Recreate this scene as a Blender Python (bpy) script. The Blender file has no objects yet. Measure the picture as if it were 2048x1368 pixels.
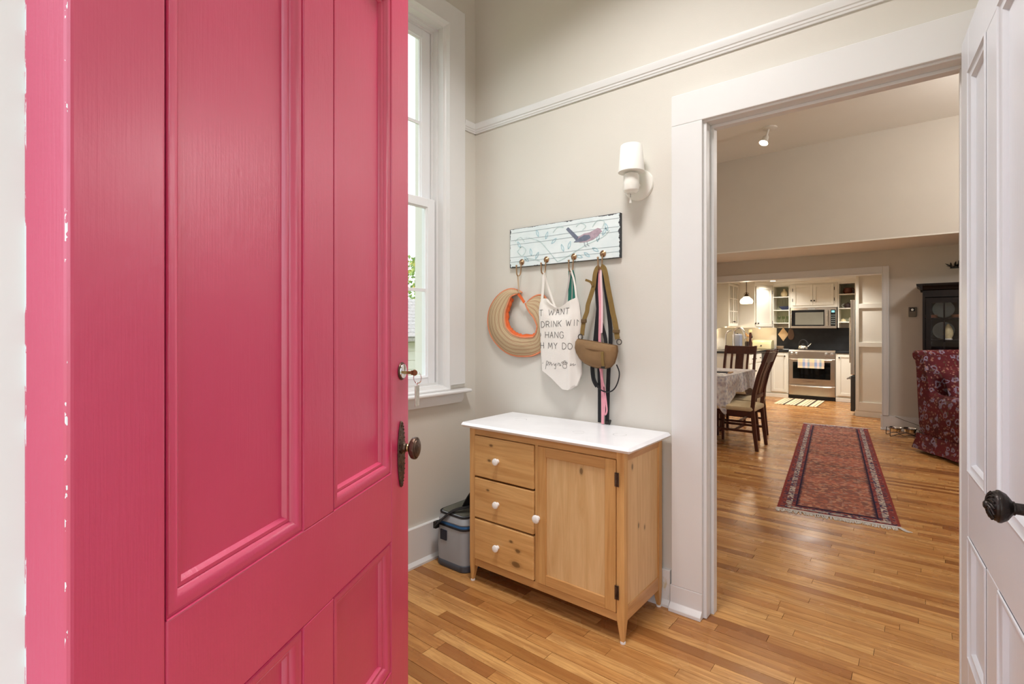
import bpy, bmesh, math, random
from mathutils import Vector, Matrix
random.seed(7)
SC = bpy.context.scene
COL = SC.collection
R = math.radians
def S(r, g, b):                       # 8 bit sRGB -> linear
    f = lambda c: c / 12.92 if c <= .04045 else ((c + .055) / 1.055) ** 2.4
    return (f(r / 255), f(g / 255), f(b / 255))
# ------------------------------------------------------------------ camera
cam_d = bpy.data.cameras.new('camera'); cam = bpy.data.objects.new('camera', cam_d); COL.objects.link(cam)
cam.location = (0, 0, 1.32); cam.rotation_euler = (R(90), 0, R(38.95))
cam_d.sensor_width = 36; cam_d.lens = 36 * 1022 / 2048; cam_d.clip_start = .02; cam_d.clip_end = 300
cam_d.shift_y = -26 / 2048
SC.camera = cam
# ------------------------------------------------------------------ world, exposure
SC.view_settings.view_transform = 'Standard'; SC.view_settings.look = 'None'
SC.view_settings.gamma = 1; SC.view_settings.use_curve_mapping = False
SC.view_settings.exposure = 0
W = bpy.data.worlds.new('world'); SC.world = W; W.use_nodes = True
bg = W.node_tree.nodes['Background']; bg.inputs[0].default_value = (.86, .93, 1, 1); bg.inputs[1].default_value = 2.45
def area(name, loc, rot, sx, sy, power, col=(1, 1, 1), portal=False, spread=None):
    d = bpy.data.lights.new(name, 'AREA'); d.shape = 'RECTANGLE'; d.size = sx; d.size_y = sy; d.energy = power; d.color = col
    if portal: d.cycles.is_portal = True
    if spread: d.spread = R(spread)
    o = bpy.data.objects.new(name, d); COL.objects.link(o); o.location = loc; o.rotation_euler = rot
    return o
def point(name, loc, power, col=(1, 1, 1), r=.03, spot=None, rot=None):
    d = bpy.data.lights.new(name, 'SPOT' if spot else 'POINT'); d.energy = power; d.color = col; d.shadow_soft_size = r
    if spot: d.spot_size = R(spot); d.spot_blend = .6
    o = bpy.data.objects.new(name, d); COL.objects.link(o); o.location = loc
    if rot: o.rotation_euler = rot
    return o
# daylight openings (sky portals): front doorway, entry window, dining windows
area('sky_portal', (-.25, -.04, 1.17), (R(90), 0, 0), 1.0, 2.3, 1, portal=True)
area('sky_portal', (-2.41, 1.69, 2.05), (0, R(-90), 0), 2.15, .86, 1, portal=True)
area('sky_portal', (-2.82, 4.6, 1.6), (0, R(-90), 0), 1.2, 1.3, 1, portal=True)
area('sky_portal', (2.51, 4.6, 1.6), (0, R(90), 0), 1.2, 1.3, 1, portal=True)
SC.cycles.max_bounces = 8; SC.cycles.diffuse_bounces = 5; SC.cycles.glossy_bounces = 4; SC.cycles.transparent_max_bounces = 12
SC.cycles.sample_clamp_indirect = 6; SC.cycles.use_denoising = True
# added fill lights for entry and dining room (housings are built further down)
area('entry_fill_light', (-.95, 1.25, 3.44), (0, 0, 0), .45, .45, 33, (1, .985, .975), spread=142)
point('dining_fill_light', (1.15, 5.7, 3.1), 112, (1, .96, .93), .17)
# ------------------------------------------------------------------ mesh helpers
class MB:
    def __init__(s): s.v = []; s.f = []
    def add(s, vs, fs):
        n = len(s.v); s.v += [tuple(p) for p in vs]; s.f += [tuple(i + n for i in f) for f in fs]; return s
    def box(s, x0, y0, z0, x1, y1, z1):
        x0, x1 = min(x0, x1), max(x0, x1); y0, y1 = min(y0, y1), max(y0, y1); z0, z1 = min(z0, z1), max(z0, z1)
        return s.add([(x0, y0, z0), (x1, y0, z0), (x1, y1, z0), (x0, y1, z0), (x0, y0, z1), (x1, y0, z1), (x1, y1, z1), (x0, y1, z1)],
                     [(0, 3, 2, 1), (4, 5, 6, 7), (0, 1, 5, 4), (1, 2, 6, 5), (2, 3, 7, 6), (3, 0, 4, 7)])
    def prism(s, poly, axis, a, b):
        P = {'Z': lambda p, t: (p[0], p[1], t), 'Y': lambda p, t: (p[0], t, p[1]), 'X': lambda p, t: (t, p[0], p[1])}[axis]
        n = len(poly)
        return s.add([P(p, a) for p in poly] + [P(p, b) for p in poly],
                     [tuple(range(n)), tuple(range(2 * n - 1, n - 1, -1))] + [(i, (i + 1) % n, n + (i + 1) % n, n + i) for i in range(n)])
    def rings(s, rs, closed=True, cap=True, loop=False):
        n = len(rs[0]); vs = [p for r in rs for p in r]; fs = []
        m = len(rs)
        for i in range(m if loop else m - 1):
            for j in range(n if closed else n - 1):
                a, b = i * n + j, i * n + (j + 1) % n; c, d = ((i + 1) % m) * n + (j + 1) % n, ((i + 1) % m) * n + j
                fs.append((a, b, c, d))
        if cap and closed and not loop:
            fs.append(tuple(range(n))[::-1]); fs.append(tuple(range((m - 1) * n, m * n)))
        return s.add(vs, fs)
    def tube(s, pts, r, n=8, loop=False, rs=None):
        pts = [Vector(p) for p in pts]; m = len(pts); rings = []; up = None
        for i, p in enumerate(pts):
            a = pts[(i - 1) % m] if (i or loop) else p; b = pts[(i + 1) % m] if (i < m - 1 or loop) else p
            t = (b - a).normalized() if (b - a).length > 1e-9 else Vector((0, 0, 1))
            if up is None: up = Vector((0, 0, 1)) if abs(t.z) < .9 else Vector((1, 0, 0))
            u = (up - t * up.dot(t)).normalized(); w = t.cross(u); up = u
            rr = rs[i] if rs else r
            rings.append([p + (u * math.cos(k * 2 * math.pi / n) + w * math.sin(k * 2 * math.pi / n)) * rr for k in range(n)])
        return s.rings(rings, loop=loop)
    def cyl(s, p0, p1, r0, r1=None, n=16):
        return s.tube([p0, p1], r0, n, rs=[r0, r0 if r1 is None else r1])
    def lathe(s, prof, c=(0, 0, 0), axis=(0, 0, 1), n=24):      # prof: (radius, height along axis)
        q = Vector((0, 0, 1)).rotation_difference(Vector(axis)); c = Vector(c)
        rs = [[c + q @ Vector((max(r, 1e-4) * math.cos(k * 2 * math.pi / n), max(r, 1e-4) * math.sin(k * 2 * math.pi / n), z)) for k in range(n)] for r, z in prof]
        return s.rings(rs)
    def frame(s, x0, z0, x1, z1, prof, y=0, fill=True):         # mitred moulding round a rectangle in the XZ plane; prof: (inset, y)
        rs = [[(x0 + i, y + h, z0 + i), (x1 - i, y + h, z0 + i), (x1 - i, y + h, z1 - i), (x0 + i, y + h, z1 - i)] for i, h in prof]
        n0 = len(s.v); s.rings(rs, cap=False)
        if fill: s.f.append(tuple(n0 + (len(rs) - 1) * 4 + k for k in range(4)))
        return s
    def grid(s, fn, nu, nv):
        return s.rings([[fn(i / nu, j / nv) for j in range(nv + 1)] for i in range(nu + 1)], closed=False, cap=False)
    def sheet(s, front, back, nu, nv):                          # closed thick sheet between two parametric surfaces
        A = [[front(i / nu, j / nv) for j in range(nv + 1)] for i in range(nu + 1)]
        B = [[back(i / nu, j / nv) for j in range(nv + 1)] for i in range(nu + 1)]
        return s.rings([a + b[::-1] for a, b in zip(A, B)])
    def ribbon(s, pts, wdir, w, th):
        pts = [Vector(p) for p in pts]; wd = Vector(wdir).normalized(); rs = []
        for i, p in enumerate(pts):
            t = (pts[min(i + 1, len(pts) - 1)] - pts[max(i - 1, 0)]).normalized(); n = t.cross(wd).normalized(); d = n.cross(t)
            rs.append([p + d * w / 2 + n * th / 2, p - d * w / 2 + n * th / 2, p - d * w / 2 - n * th / 2, p + d * w / 2 - n * th / 2])
        return s.rings(rs)
    def flat(s, pts, w, th, face=(0, -1, 0)):                   # strap lying in a plane that faces "face"
        pts = [Vector(p) for p in pts]; fd = Vector(face).normalized(); rs = []
        for i, p in enumerate(pts):
            t = (pts[min(i + 1, len(pts) - 1)] - pts[max(i - 1, 0)]).normalized(); d = t.cross(fd).normalized()
            rs.append([p + d * w / 2 + fd * th / 2, p - d * w / 2 + fd * th / 2, p - d * w / 2 - fd * th / 2, p + d * w / 2 - fd * th / 2])
        return s.rings(rs)
    def xf(s, M):
        s.v = [tuple(M @ Vector(p)) for p in s.v]; return s
    def build(s, name, mat, parent=None, smooth=None, bevel=0, seg=2, kind=None, world=True, label=None, sub=0):
        me = bpy.data.meshes.new(name); vs = s.v
        if parent is not None and world:
            off = parent
            while off.parent: off = off.parent
            l = off.location; vs = [(p[0] - l.x, p[1] - l.y, p[2] - l.z) for p in vs]
        me.from_pydata(vs, [], s.f)
        b = bmesh.new(); b.from_mesh(me); bmesh.ops.recalc_face_normals(b, faces=b.faces); b.to_mesh(me); b.free()
        if mat: me.materials.append(mat)
        o = bpy.data.objects.new(name, me); COL.objects.link(o)
        if parent is not None: o.parent = parent
        if smooth:
            me.polygons.foreach_set('use_smooth', [True] * len(me.polygons)); me.set_sharp_from_angle(angle=R(smooth))
        if sub:
            m = o.modifiers.new('sub', 'SUBSURF'); m.levels = m.render_levels = sub
        if bevel:
            m = o.modifiers.new('bevel', 'BEVEL'); m.width = bevel; m.segments = seg; m.limit_method = 'ANGLE'; m.angle_limit = R(40)
        if kind: o['kind'] = kind
        if label: o['label'] = label
        return o
def tag(o, label, cat, group=None):
    o['label'] = label; o['category'] = cat
    if group: o['group'] = group
    return o
def thing(name, label, cat, loc=(0, 0, 0), rz=0, group=None):
    o = bpy.data.objects.new(name, None); COL.objects.link(o); o.location = loc; o.rotation_euler = (0, 0, rz); o.empty_display_size = .05
    return tag(o, label, cat, group)
def copy_tree(o, parent=None):
    c = o.copy(); COL.objects.link(c); c.parent = parent
    for ch in list(o.children): copy_tree(ch, c)
    return c
def bx(name, mat, parent, *a, **k): return MB().box(*a).build(name, mat, parent, **k)
def struct(name, mb, mat, **k):
    return mb.build(name, mat, kind='structure', **k)
def smooth_path(pts, k=4):                                       # Catmull-Rom
    P = [Vector(p) for p in pts]; out = []
    for i in range(len(P) - 1):
        a, b, c, d = P[max(i - 1, 0)], P[i], P[i + 1], P[min(i + 2, len(P) - 1)]
        for j in range(k):
            t = j / k
            out.append(.5 * ((2 * b) + (c - a) * t + (2 * a - 5 * b + 4 * c - d) * t * t + (3 * b - a - 3 * c + d) * t ** 3))
    return out + [P[-1]]
# ------------------------------------------------------------------ materials
class N:
    def __init__(s, name):
        s.m = bpy.data.materials.new(name); s.m.use_nodes = True; s.t = s.m.node_tree; s.b = s.t.nodes['Principled BSDF']
    def n(s, typ, **k):
        x = s.t.nodes.new(typ)
        for a, v in k.items(): setattr(x, a, v)
        return x
    def l(s, a, b): s.t.links.new(a, b)
    def val(s, sock, v):
        if hasattr(v, 'links'): s.l(v, sock)
        else: sock.default_value = v
    def math(s, op, a, b=0, c=0, clamp=False):
        x = s.n('ShaderNodeMath', operation=op, use_clamp=clamp); s.val(x.inputs[0], a); s.val(x.inputs[1], b); s.val(x.inputs[2], c); return x.outputs[0]
    def coord(s, kind='Object'): return s.n('ShaderNodeTexCoord').outputs[kind]
    def pos(s): return s.n('ShaderNodeNewGeometry').outputs['Position']
    def map(s, vec, sc=(1, 1, 1), loc=(0, 0, 0), rot=(0, 0, 0)):
        x = s.n('ShaderNodeMapping'); s.l(vec, x.inputs[0]); x.inputs[1].default_value = loc; x.inputs[2].default_value = rot; x.inputs[3].default_value = sc; return x.outputs[0]
    def noise(s, vec, scale=5, detail=3, rough=.5, dist=0):
        x = s.n('ShaderNodeTexNoise'); s.l(vec, x.inputs['Vector']); x.inputs['Scale'].default_value = scale; x.inputs['Detail'].default_value = detail
        x.inputs['Roughness'].default_value = rough; x.inputs['Distortion'].default_value = dist; return x.outputs['Fac']
    def voro(s, vec, scale=5, feat='F1', out='Distance'):
        x = s.n('ShaderNodeTexVoronoi', feature=feat); s.l(vec, x.inputs['Vector']); x.inputs['Scale'].default_value = scale; return x.outputs[out]
    def wave(s, vec, scale=5, dist=0, detail=2, dirn='X', typ='BANDS'):
        x = s.n('ShaderNodeTexWave', wave_type=typ); s.l(vec, x.inputs['Vector'])
        if typ == 'BANDS': x.bands_direction = dirn
        x.inputs['Scale'].default_value = scale; x.inputs['Distortion'].default_value = dist; x.inputs['Detail'].default_value = detail; return x.outputs['Fac']
    def ramp(s, fac, stops, interp='LINEAR'):
        x = s.n('ShaderNodeValToRGB'); s.l(fac, x.inputs[0]); cr = x.color_ramp; cr.interpolation = interp
        while len(cr.elements) < len(stops): cr.elements.new(.5)
        for e, (p, c) in zip(cr.elements, stops): e.position = p; e.color = (*c, 1) if not isinstance(c, float) else (c, c, c, 1)
        return x.outputs[0]
    def mix(s, fac, a, b, typ='MIX'):
        x = s.n('ShaderNodeMix', data_type='RGBA', blend_type=typ); s.val(x.inputs[0], fac)
        for i, v in ((6, a), (7, b)):
            if hasattr(v, 'links'): s.l(v, x.inputs[i])
            else: x.inputs[i].default_value = (*v, 1)
        return x.outputs[2]
    def sep(s, vec):
        x = s.n('ShaderNodeSeparateXYZ'); s.l(vec, x.inputs[0]); return x.outputs
    def bump(s, h, strength=.2, dist=.01):
        x = s.n('ShaderNodeBump'); s.l(h, x.inputs['Height']); x.inputs['Strength'].default_value = strength; x.inputs['Distance'].default_value = dist
        s.l(x.outputs[0], s.b.inputs['Normal'])
    def out(s, col=None, rough=.5, metal=0, spec=None, coat=0):
        if col is not None:
            if hasattr(col, 'links'): s.l(col, s.b.inputs['Base Color'])
            else: s.b.inputs['Base Color'].default_value = (*col, 1)
        s.val(s.b.inputs['Roughness'], rough); s.b.inputs['Metallic'].default_value = metal
        if spec is not None: s.b.inputs['Specular IOR Level'].default_value = spec
        if coat: s.b.inputs['Coat Weight'].default_value = coat; s.b.inputs['Coat Roughness'].default_value = .12
        return s.m
def paint(name, col, rough=.5, var=.04, nscale=6, bump=0, bscale=120, spec=.5, metal=0, stretch=(1, 1, 1)):
    m = N(name); c = m.coord(); f = m.noise(c, nscale, 3)
    k = lambda g: tuple(max(0, x * g) for x in col)
    colr = m.ramp(f, [(.3, k(1 - var)), (.7, k(1 + var))])
    if bump: m.bump(m.noise(m.map(c, stretch), bscale, 3), bump, .004)
    return m.out(colr, rough, metal, spec)
def wood(name, c1, c2, axis='X', rough=.45, scale=1.0, knots=0, spec=.5, rnd=.12):
    m = N(name); c = m.coord(); oi = m.n('ShaderNodeObjectInfo').outputs['Random']
    st = {'X': (.07, 1, 1), 'Y': (1, .07, 1), 'Z': (1, 1, .07)}[axis]
    off = m.n('ShaderNodeVectorMath', operation='ADD'); m.l(c, off.inputs[0])
    cb = m.n('ShaderNodeCombineXYZ'); k = m.math('MULTIPLY', oi, 17.3); m.l(k, cb.inputs[0]); m.l(k, cb.inputs[1]); m.l(k, cb.inputs[2]); m.l(cb.outputs[0], off.inputs[1])
    v = m.map(off.outputs[0], st)
    g = m.noise(v, 28 * scale, 5, .6, 1.2); fine = m.noise(v, 190 * scale, 2, .5)
    col = m.ramp(g, [(.28, c2), (.5, tuple((a + b) / 2 for a, b in zip(c1, c2))), (.72, c1)])
    col = m.mix(m.math('MULTIPLY', fine, .25), col, tuple(x * .55 for x in c2))
    for (kx_, ky_, kz_, kr) in knots or ():
        mp = m.map(c, tuple(.55 / kr if s < 1 else 1 / kr for s in st), tuple(-q * (.55 if s < 1 else 1) / kr for q, s in zip((kx_, ky_, kz_), st)))
        ln = m.n('ShaderNodeVectorMath', operation='LENGTH'); m.l(mp, ln.inputs[0])
        dd = m.math('ADD', ln.outputs['Value'], m.math('MULTIPLY', m.math('SUBTRACT', g, .5), .9))
        col = m.mix(m.ramp(m.math('MULTIPLY', dd, .25), [(.12, .92), (.24, .8), (.27, .3), (.5, 0.0)]), col, tuple(x * .3 for x in c2))
    hs = m.n('ShaderNodeHueSaturation'); m.l(col, hs.inputs['Color']); m.l(m.math('ADD', 1 - rnd / 2, m.math('MULTIPLY', oi, rnd)), hs.inputs['Value'])
    m.bump(fine, .12, .002)
    return m.out(hs.outputs[0], rough, 0, spec)
def emit(name, col, st):
    m = N(name); m.b.inputs['Emission Color'].default_value = (*col, 1); m.b.inputs['Emission Strength'].default_value = st
    return m.out(col, .4)
def glass(name, tint=(1, 1, 1), refl=.08):
    m = N(name); t = m.t; tr = m.n('ShaderNodeBsdfTransparent'); tr.inputs[0].default_value = (*tint, 1)
    gl = m.n('ShaderNodeBsdfGlossy'); gl.inputs['Roughness'].default_value = .02
    mx = m.n('ShaderNodeMixShader'); fr = m.n('ShaderNodeLayerWeight')
    m.l(m.math('ADD', .03, m.math('MULTIPLY', m.math('POWER', fr.outputs['Facing'], 5), .5)), mx.inputs[0]); m.l(tr.outputs[0], mx.inputs[1]); m.l(gl.outputs[0], mx.inputs[2])
    m.l(mx.outputs[0], t.nodes['Material Output'].inputs[0]); return m.m
WALL = paint('wall_paint', S(217, 213, 204), .62, .015, 3, .08, 160)
WALLD = paint('dining_wall_paint', S(214, 207, 196), .62, .015, 3, .08, 160)
TRIM = paint('white_trim_paint', S(228, 228, 227), .32, .012, 5, .05, 60)
CEIL = paint('ceiling_paint', S(238, 234, 226), .7, .01, 3)
VINYL = paint('white_window_vinyl', S(236, 238, 240), .35, .01, 4)
GLASS = glass('clear_glass')
BLACK = paint('black_metal', S(28, 27, 27), .45, .1, 30)
STEEL = paint('brushed_steel', S(205, 196, 184), .26, .04, 8, metal=1)
CHROME = paint('chrome', S(235, 235, 235), .1, .01, 8, metal=1)
BRONZE = paint('aged_bronze', S(92, 74, 62), .38, .35, 40, .5, 160, metal=.85)
IRON = paint('dark_iron', S(52, 46, 44), .38, .3, 40, .5, 120, metal=.8)
def floor_mat(name, attr):
    m = N(name)
    rnd = m.n('ShaderNodeAttribute', attribute_name='rnd').outputs['Fac'] if attr else m.n('ShaderNodeObjectInfo').outputs['Random']
    p = m.pos(); cb = m.n('ShaderNodeCombineXYZ'); k = m.math('MULTIPLY', rnd, 31.7); m.l(k, cb.inputs[0]); m.l(k, cb.inputs[1]); m.l(k, cb.inputs[2])
    ad = m.n('ShaderNodeVectorMath', operation='ADD'); m.l(p, ad.inputs[0]); m.l(cb.outputs[0], ad.inputs[1])
    v = m.map(ad.outputs[0], (.09, 1, 1))
    base = m.ramp(rnd, [(0, S(146, 97, 52)), (.15, S(186, 130, 72)), (.3, S(211, 158, 95)), (.55, S(219, 170, 107)), (.8, S(205, 149, 87)), (.93, S(172, 115, 64)), (1, S(140, 90, 50))])
    g = m.noise(v, 22, 5, .6, 1.6); fine = m.noise(m.map(ad.outputs[0], (.03, 1, 1)), 240, 3, .6)
    col = m.mix(m.ramp(g, [(.40, .55), (.62, 0.0)]), base, S(148, 92, 48), 'MIX')
    col = m.mix(m.ramp(fine, [(.45, 0.0), (.75, .35)]), col, S(120, 72, 36))
    sc = m.ramp(m.noise(m.map(p, (1, 1, 1)), 9, 4, .7), [(.60, 0.0), (.8, .3)])
    col = m.mix(sc, col, S(128, 84, 48))
    m.bump(m.noise(m.map(ad.outputs[0], (.25, 1, 1)), 30, 2), .06, .004)
    return m.out(col, m.ramp(m.noise(p, 5, 3), [(.3, .2), (.7, .32)]), 0, .36)
PLANK = floor_mat('oak_strip', False); PLANKS = floor_mat('oak_strips', True)
DARKGAP = paint('floor_gap', S(52, 34, 22), .9)
# ------------------------------------------------------------------ shell
H = 3.62; XL, XR, YF, YB = -2.22, .30, .12, 2.375
fl = struct('floor', MB().box(-2.42, -.06, -.12, 2.6, 2.4, -.014).box(-3.3, 2.4, -.12, 2.6, 11.7, -.014), DARKGAP)
unit = MB().box(-.5, -.5, -1, .5, .5, 0)
um = bpy.data.meshes.new('board'); um.from_pydata(unit.v, [], unit.f)
_b = bmesh.new(); _b.from_mesh(um); bmesh.ops.recalc_face_normals(_b, faces=_b.faces); _b.to_mesh(um); _b.free(); um.materials.append(PLANK)
PW = .057; far = MB(); far_r = []; nb = 0
rr = random.Random(3)
row = 0; y = -.04
while y < 11.6:
    if y < YB: xa, xb = (XL, XR)
    else: xa, xb = (-2.66, 2.4) if y < 8.4 else (-3.2, .6)
    if y < YF: xa, xb = -.75, .24
    x = xa - rr.random() * .5
    while x < xb:
        L = rr.choice((.28, .4, .5, .62, .75, .9, 1.1)) * (1 if y < 2.6 else 1.25); a, b2 = max(x, xa), min(x + L, xb); x += L
        if b2 - a < .03: continue
        g = .0016
        near = (1.0 < y < 2.5 and b2 > XL + .02) or (2.5 <= y < 3.75 and b2 > -1.25 and a < .45)
        if near and nb < 300:
            o = bpy.data.objects.new('floorboard', um); COL.objects.link(o); o.parent = fl; nb += 1
            o.location = ((a + b2) / 2, y + PW / 2, rr.uniform(-.0005, .0002)); o.scale = (b2 - a - g, PW - g, .013)
        else:
            z = rr.uniform(-.0004, .0002)
            far.box(a + g / 2, y + g / 2, -.013, b2 - g / 2, y + PW - g / 2, z); far_r += [rr.random()] * 6
    y += PW; row += 1
fo = far.build('floorboards_far', PLANKS, fl, kind='stuff')
at = fo.data.attributes.new('rnd', 'FLOAT', 'FACE'); at.data.foreach_set('value', far_r)
def wall_x(name, x0, x1, ya, yb, z1, mat, holes=()):            # wall in the YZ plane with holes (ya,yb,za,zb)
    m = MB(); ys = sorted({ya, yb, *[q for h in holes for q in h[:2]]})
    for a, b in zip(ys, ys[1:]):
        hs = [h for h in holes if h[0] <= a and h[1] >= b]
        if not hs: m.box(x0, a, 0, x1, b, z1)
        for h in hs:
            if h[2] > 0: m.box(x0, a, 0, x1, b, h[2])
            if h[3] < z1: m.box(x0, a, h[3], x1, b, z1)
    return struct(name, m, mat)
def wall_y(name, y0, y1, xa, xb, z1, mat, holes=()):
    m = MB(); xs = sorted({xa, xb, *[q for h in holes for q in h[:2]]})
    for a, b in zip(xs, xs[1:]):
        hs = [h for h in holes if h[0] <= a and h[1] >= b]
        if not hs: m.box(a, y0, 0, b, y1, z1)
        for h in hs:
            if h[2] > 0: m.box(a, y0, 0, b, y1, h[2])
            if h[3] < z1: m.box(a, y0, h[3], b, y1, z1)
    return struct(name, m, mat)
WY0, WY1, WZ0, WZ1 = 1.26, 2.12, .965, 3.13
wall_x('wall_left', XL - .2, XL, -.06, YB, H, WALL, [(WY0, WY1, WZ0, WZ1)])
wall_x('wall_right', XR, XR + .12, -.06, YB, H, WALL)
wall_y('wall_front', -.06, YF, XL, XR, H, WALL, [(-.80, .285, 0, 2.42)])
DX0, DX1, DZ = -.795, .125, 2.285
wall_y('wall_back', YB, YB + .06, -2.80, 2.6, H, WALL, [(DX0, DX1, 0, DZ)])
wall_y('wall_dining_front', YB + .06, YB + .12, -2.80, 2.6, H, WALLD, [(DX0, DX1, 0, DZ)])
wall_x('wall_dining_left', -2.80, -2.66, YB + .12, 8.3, H, WALLD, [(3.95, 5.25, 1.0, 2.2)])
wall_x('wall_dining_right', 2.4, 2.6, YB + .12, 8.3, H, WALLD, [(3.95, 5.25, 1.0, 2.2)])
wall_y('wall_dining_back', 8.3, 8.42, -3.32, 2.6, 2.36, WALLD, [(-2.64, -.43, 0, 2.06)])
struct('wall_upper', MB().box(-2.8, 7.3, 2.372, 2.4, 8.42, H), WALLD)
struct('ceiling_soffit', MB().box(-2.66, 7.3, 2.357, 2.4, 8.3, 2.372), CEIL)
struct('ceiling', MB().box(-2.8, -.06, H, 2.6, 8.42, H + .1), CEIL)
KX0, KX1, KY, KH = -3.2, .3, 11.6, 2.25
wall_x('wall_kitchen_left', KX0 - .12, KX0, 8.42, KY, KH + .05, WALL)
wall_x('wall_kitchen_right', KX1, KX1 + .12, 8.42, KY, KH + .05, WALL)
wall_y('wall_kitchen_back', KY, KY + .12, KX0 - .12, KX1 + .12, KH + .05, WALL)
struct('ceiling_kitchen', MB().box(KX0, 8.42, KH, KX1, KY, KH + .1), CEIL)
# trims
def rail_prof(y0, s):                                            # picture rail cross-section (depth, z)
    return [(0, 2.552), (.008, 2.552), (.010, 2.560), (.013, 2.563), (.014, 2.572), (.018, 2.576), (.022, 2.596), (.022, 2.608), (.016, 2.614), (0, 2.614)]
struct('trim_1', MB().prism([(YB - d, z) for d, z in rail_prof(0, 0)], 'X', XL, XR), TRIM, smooth=30)
struct('trim_2', MB().prism([(XL + d, z) for d, z in rail_prof(0, 0)], 'Y', YF, WY0 - .145).prism([(XL + d, z) for d, z in rail_prof(0, 0)], 'Y', WY1 + .145, YB), TRIM, smooth=30)
def bb_prof(h=.172): return [(0, 0), (.034, 0), (.034, .012), (.022, .026), (.018, .03), (.018, h - .004), (.014, h), (0, h)]
def stained():
    m = N('stained_white_trim'); c = m.coord(); x, y, z = m.sep(c)
    k = m.math('MULTIPLY', m.math('LESS_THAN', m.math('ABSOLUTE', m.math('ADD', x, .968)), .022), m.math('LESS_THAN', m.math('ABSOLUTE', m.math('SUBTRACT', z, .085)), .05))
    f = m.math('MULTIPLY', k, m.ramp(m.noise(m.map(c, (1, 1, .4)), 34, 4, .7), [(.5, 0.0), (.62, .8)]))
    return m.out(m.mix(f, S(228, 228, 227), S(206, 190, 150)), .34)
struct('baseboard_back', MB().prism([(YB - d, z) for d, z in bb_prof()], 'X', XL, -.942), stained(), smooth=30)
struct('baseboard_left', MB().prism([(XL + d, z) for d, z in bb_prof(.215)], 'Y', YF, YB), TRIM, smooth=30)
struct('baseboard_right', MB().prism([(XR - d, z) for d, z in bb_prof()], 'Y', YF, YB), TRIM, smooth=30)
struct('baseboard_dining_left', MB().prism([(-2.66 + d, z) for d, z in bb_prof()], 'Y', 2.5, 8.3), TRIM)
struct('baseboard_dining_right', MB().prism([(2.4 - d, z) for d, z in bb_prof()], 'Y', 2.5, 8.3), TRIM)
struct('baseboard_dining_front', MB().prism([(YB + .12 + d, z) for d, z in bb_prof()], 'X', -2.66, -.94).prism([(YB + .12 + d, z) for d, z in bb_prof()], 'X', .26, 2.4), TRIM)
struct('baseboard_kitchen_side', MB().prism([(8.3 - d, z) for d, z in bb_prof(.19)], 'X', -.455, 2.4), TRIM, smooth=30)
# doorway casing: side boards, head, plinth, jamb with stop
t3 = struct('trim_3', MB().box(-.93, YB - .03, .115, -.787, YB, 2.271), TRIM, bevel=.003)
bx('head_board', TRIM, t3, -.93, YB - .03, 2.271, .243, YB, 2.414, bevel=.003)
bx('side_board', TRIM, t3, .100, YB - .03, 0, .243, YB, 2.271, bevel=.003)
MB().prism([(YB - d, z) for d, z in ((0, 0), (.055, 0), (.055, .016), (.036, .032), (.031, .036), (.031, .115), (0, .115))], 'X', -.936, -.787).build('plinth', TRIM, t3, bevel=.002)
struct('trim_4', MB().box(-.797, YB - .012, 0, -.772, 2.50, 2.262).box(.108, YB - .012, 0, .127, 2.50, 2.262).box(-.797, YB - .012, 2.262, .127, 2.50, 2.287), TRIM, bevel=.003)
struct('trim_5', MB().box(-.772, YB + .045, 0, -.758, YB + .09, 2.248).box(.096, YB + .045, 0, .108, YB + .09, 2.248).box(-.772, YB + .045, 2.248, .108, YB + .09, 2.262), TRIM, bevel=.002)
# kitchen opening casing
t6 = struct('trim_6', MB().box(-.430, 8.27, .19, -.366, 8.3, 2.145), TRIM, bevel=.004)
bx('head_board', TRIM, t6, -2.64, 8.27, 2.06, -.430, 8.3, 2.145, bevel=.004)
bx('outer_band', TRIM, t6, -.385, 8.262, .19, -.366, 8.272, 2.145, bevel=.003)
struct('trim_7', MB().box(-.442, 8.27, 0, -.43, 8.44, 2.06).box(-2.64, 8.27, 2.048, -.43, 8.44, 2.06), TRIM, bevel=.002)
# front door frame (camera stands in this doorway)
struct('trim_8', MB().box(-.80, -.062, 0, -.7503, .101, 2.42).box(.24, -.062, 0, .286, .122, 2.42).box(-.752, -.062, 2.37, .24, .122, 2.42), TRIM, bevel=.003)
# ------------------------------------------------------------------ panelled doors
def red_paint():
    m = N('red_gloss_paint'); c = m.coord()
    base = m.ramp(m.noise(c, 4, 3), [(.3, S(200, 52, 96)), (.7, S(206, 58, 102))])
    x, y, z = m.sep(c)
    chipn = m.noise(m.map(c, (60, 60, 14)), 1, 5, .7)
    edge = m.math('MULTIPLY', m.math('GREATER_THAN', y, .0545), m.math('LESS_THAN', x, .004))
    chip = m.math('MULTIPLY', edge, m.math('GREATER_THAN', chipn, .5))
    edge2 = m.math('MULTIPLY', m.math('LESS_THAN', m.math('ABSOLUTE', m.math('SUBTRACT', y, .0035)), .0012), m.math('LESS_THAN', x, .0015))
    chip2 = m.math('MULTIPLY', edge2, m.math('GREATER_THAN', m.noise(m.map(c, (60, 60, 30)), 1, 4, .7), .58))
    col = m.mix(m.math('MAXIMUM', chip, chip2), base, S(226, 222, 228))
    brush = m.noise(m.map(c, (1, 1, .03)), 260, 3, .6)
    lump = m.noise(m.map(c, (1, 1, .6)), 38, 4, .6)
    dent = m.ramp(m.voro(m.map(c, (1, 1, .6)), 11), [(.02, 0.0), (.06, 1.0)])
    h = m.math('ADD', m.math('ADD', m.math('MULTIPLY', brush, .5), m.math('MULTIPLY', lump, .9)), m.math('MULTIPLY', dent, .5))
    m.bump(h, .22, .0035)
    m.b.inputs['IOR'].default_value = 1.95
    return m.out(col, .36, 0, .5)
RED = red_paint()
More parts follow.
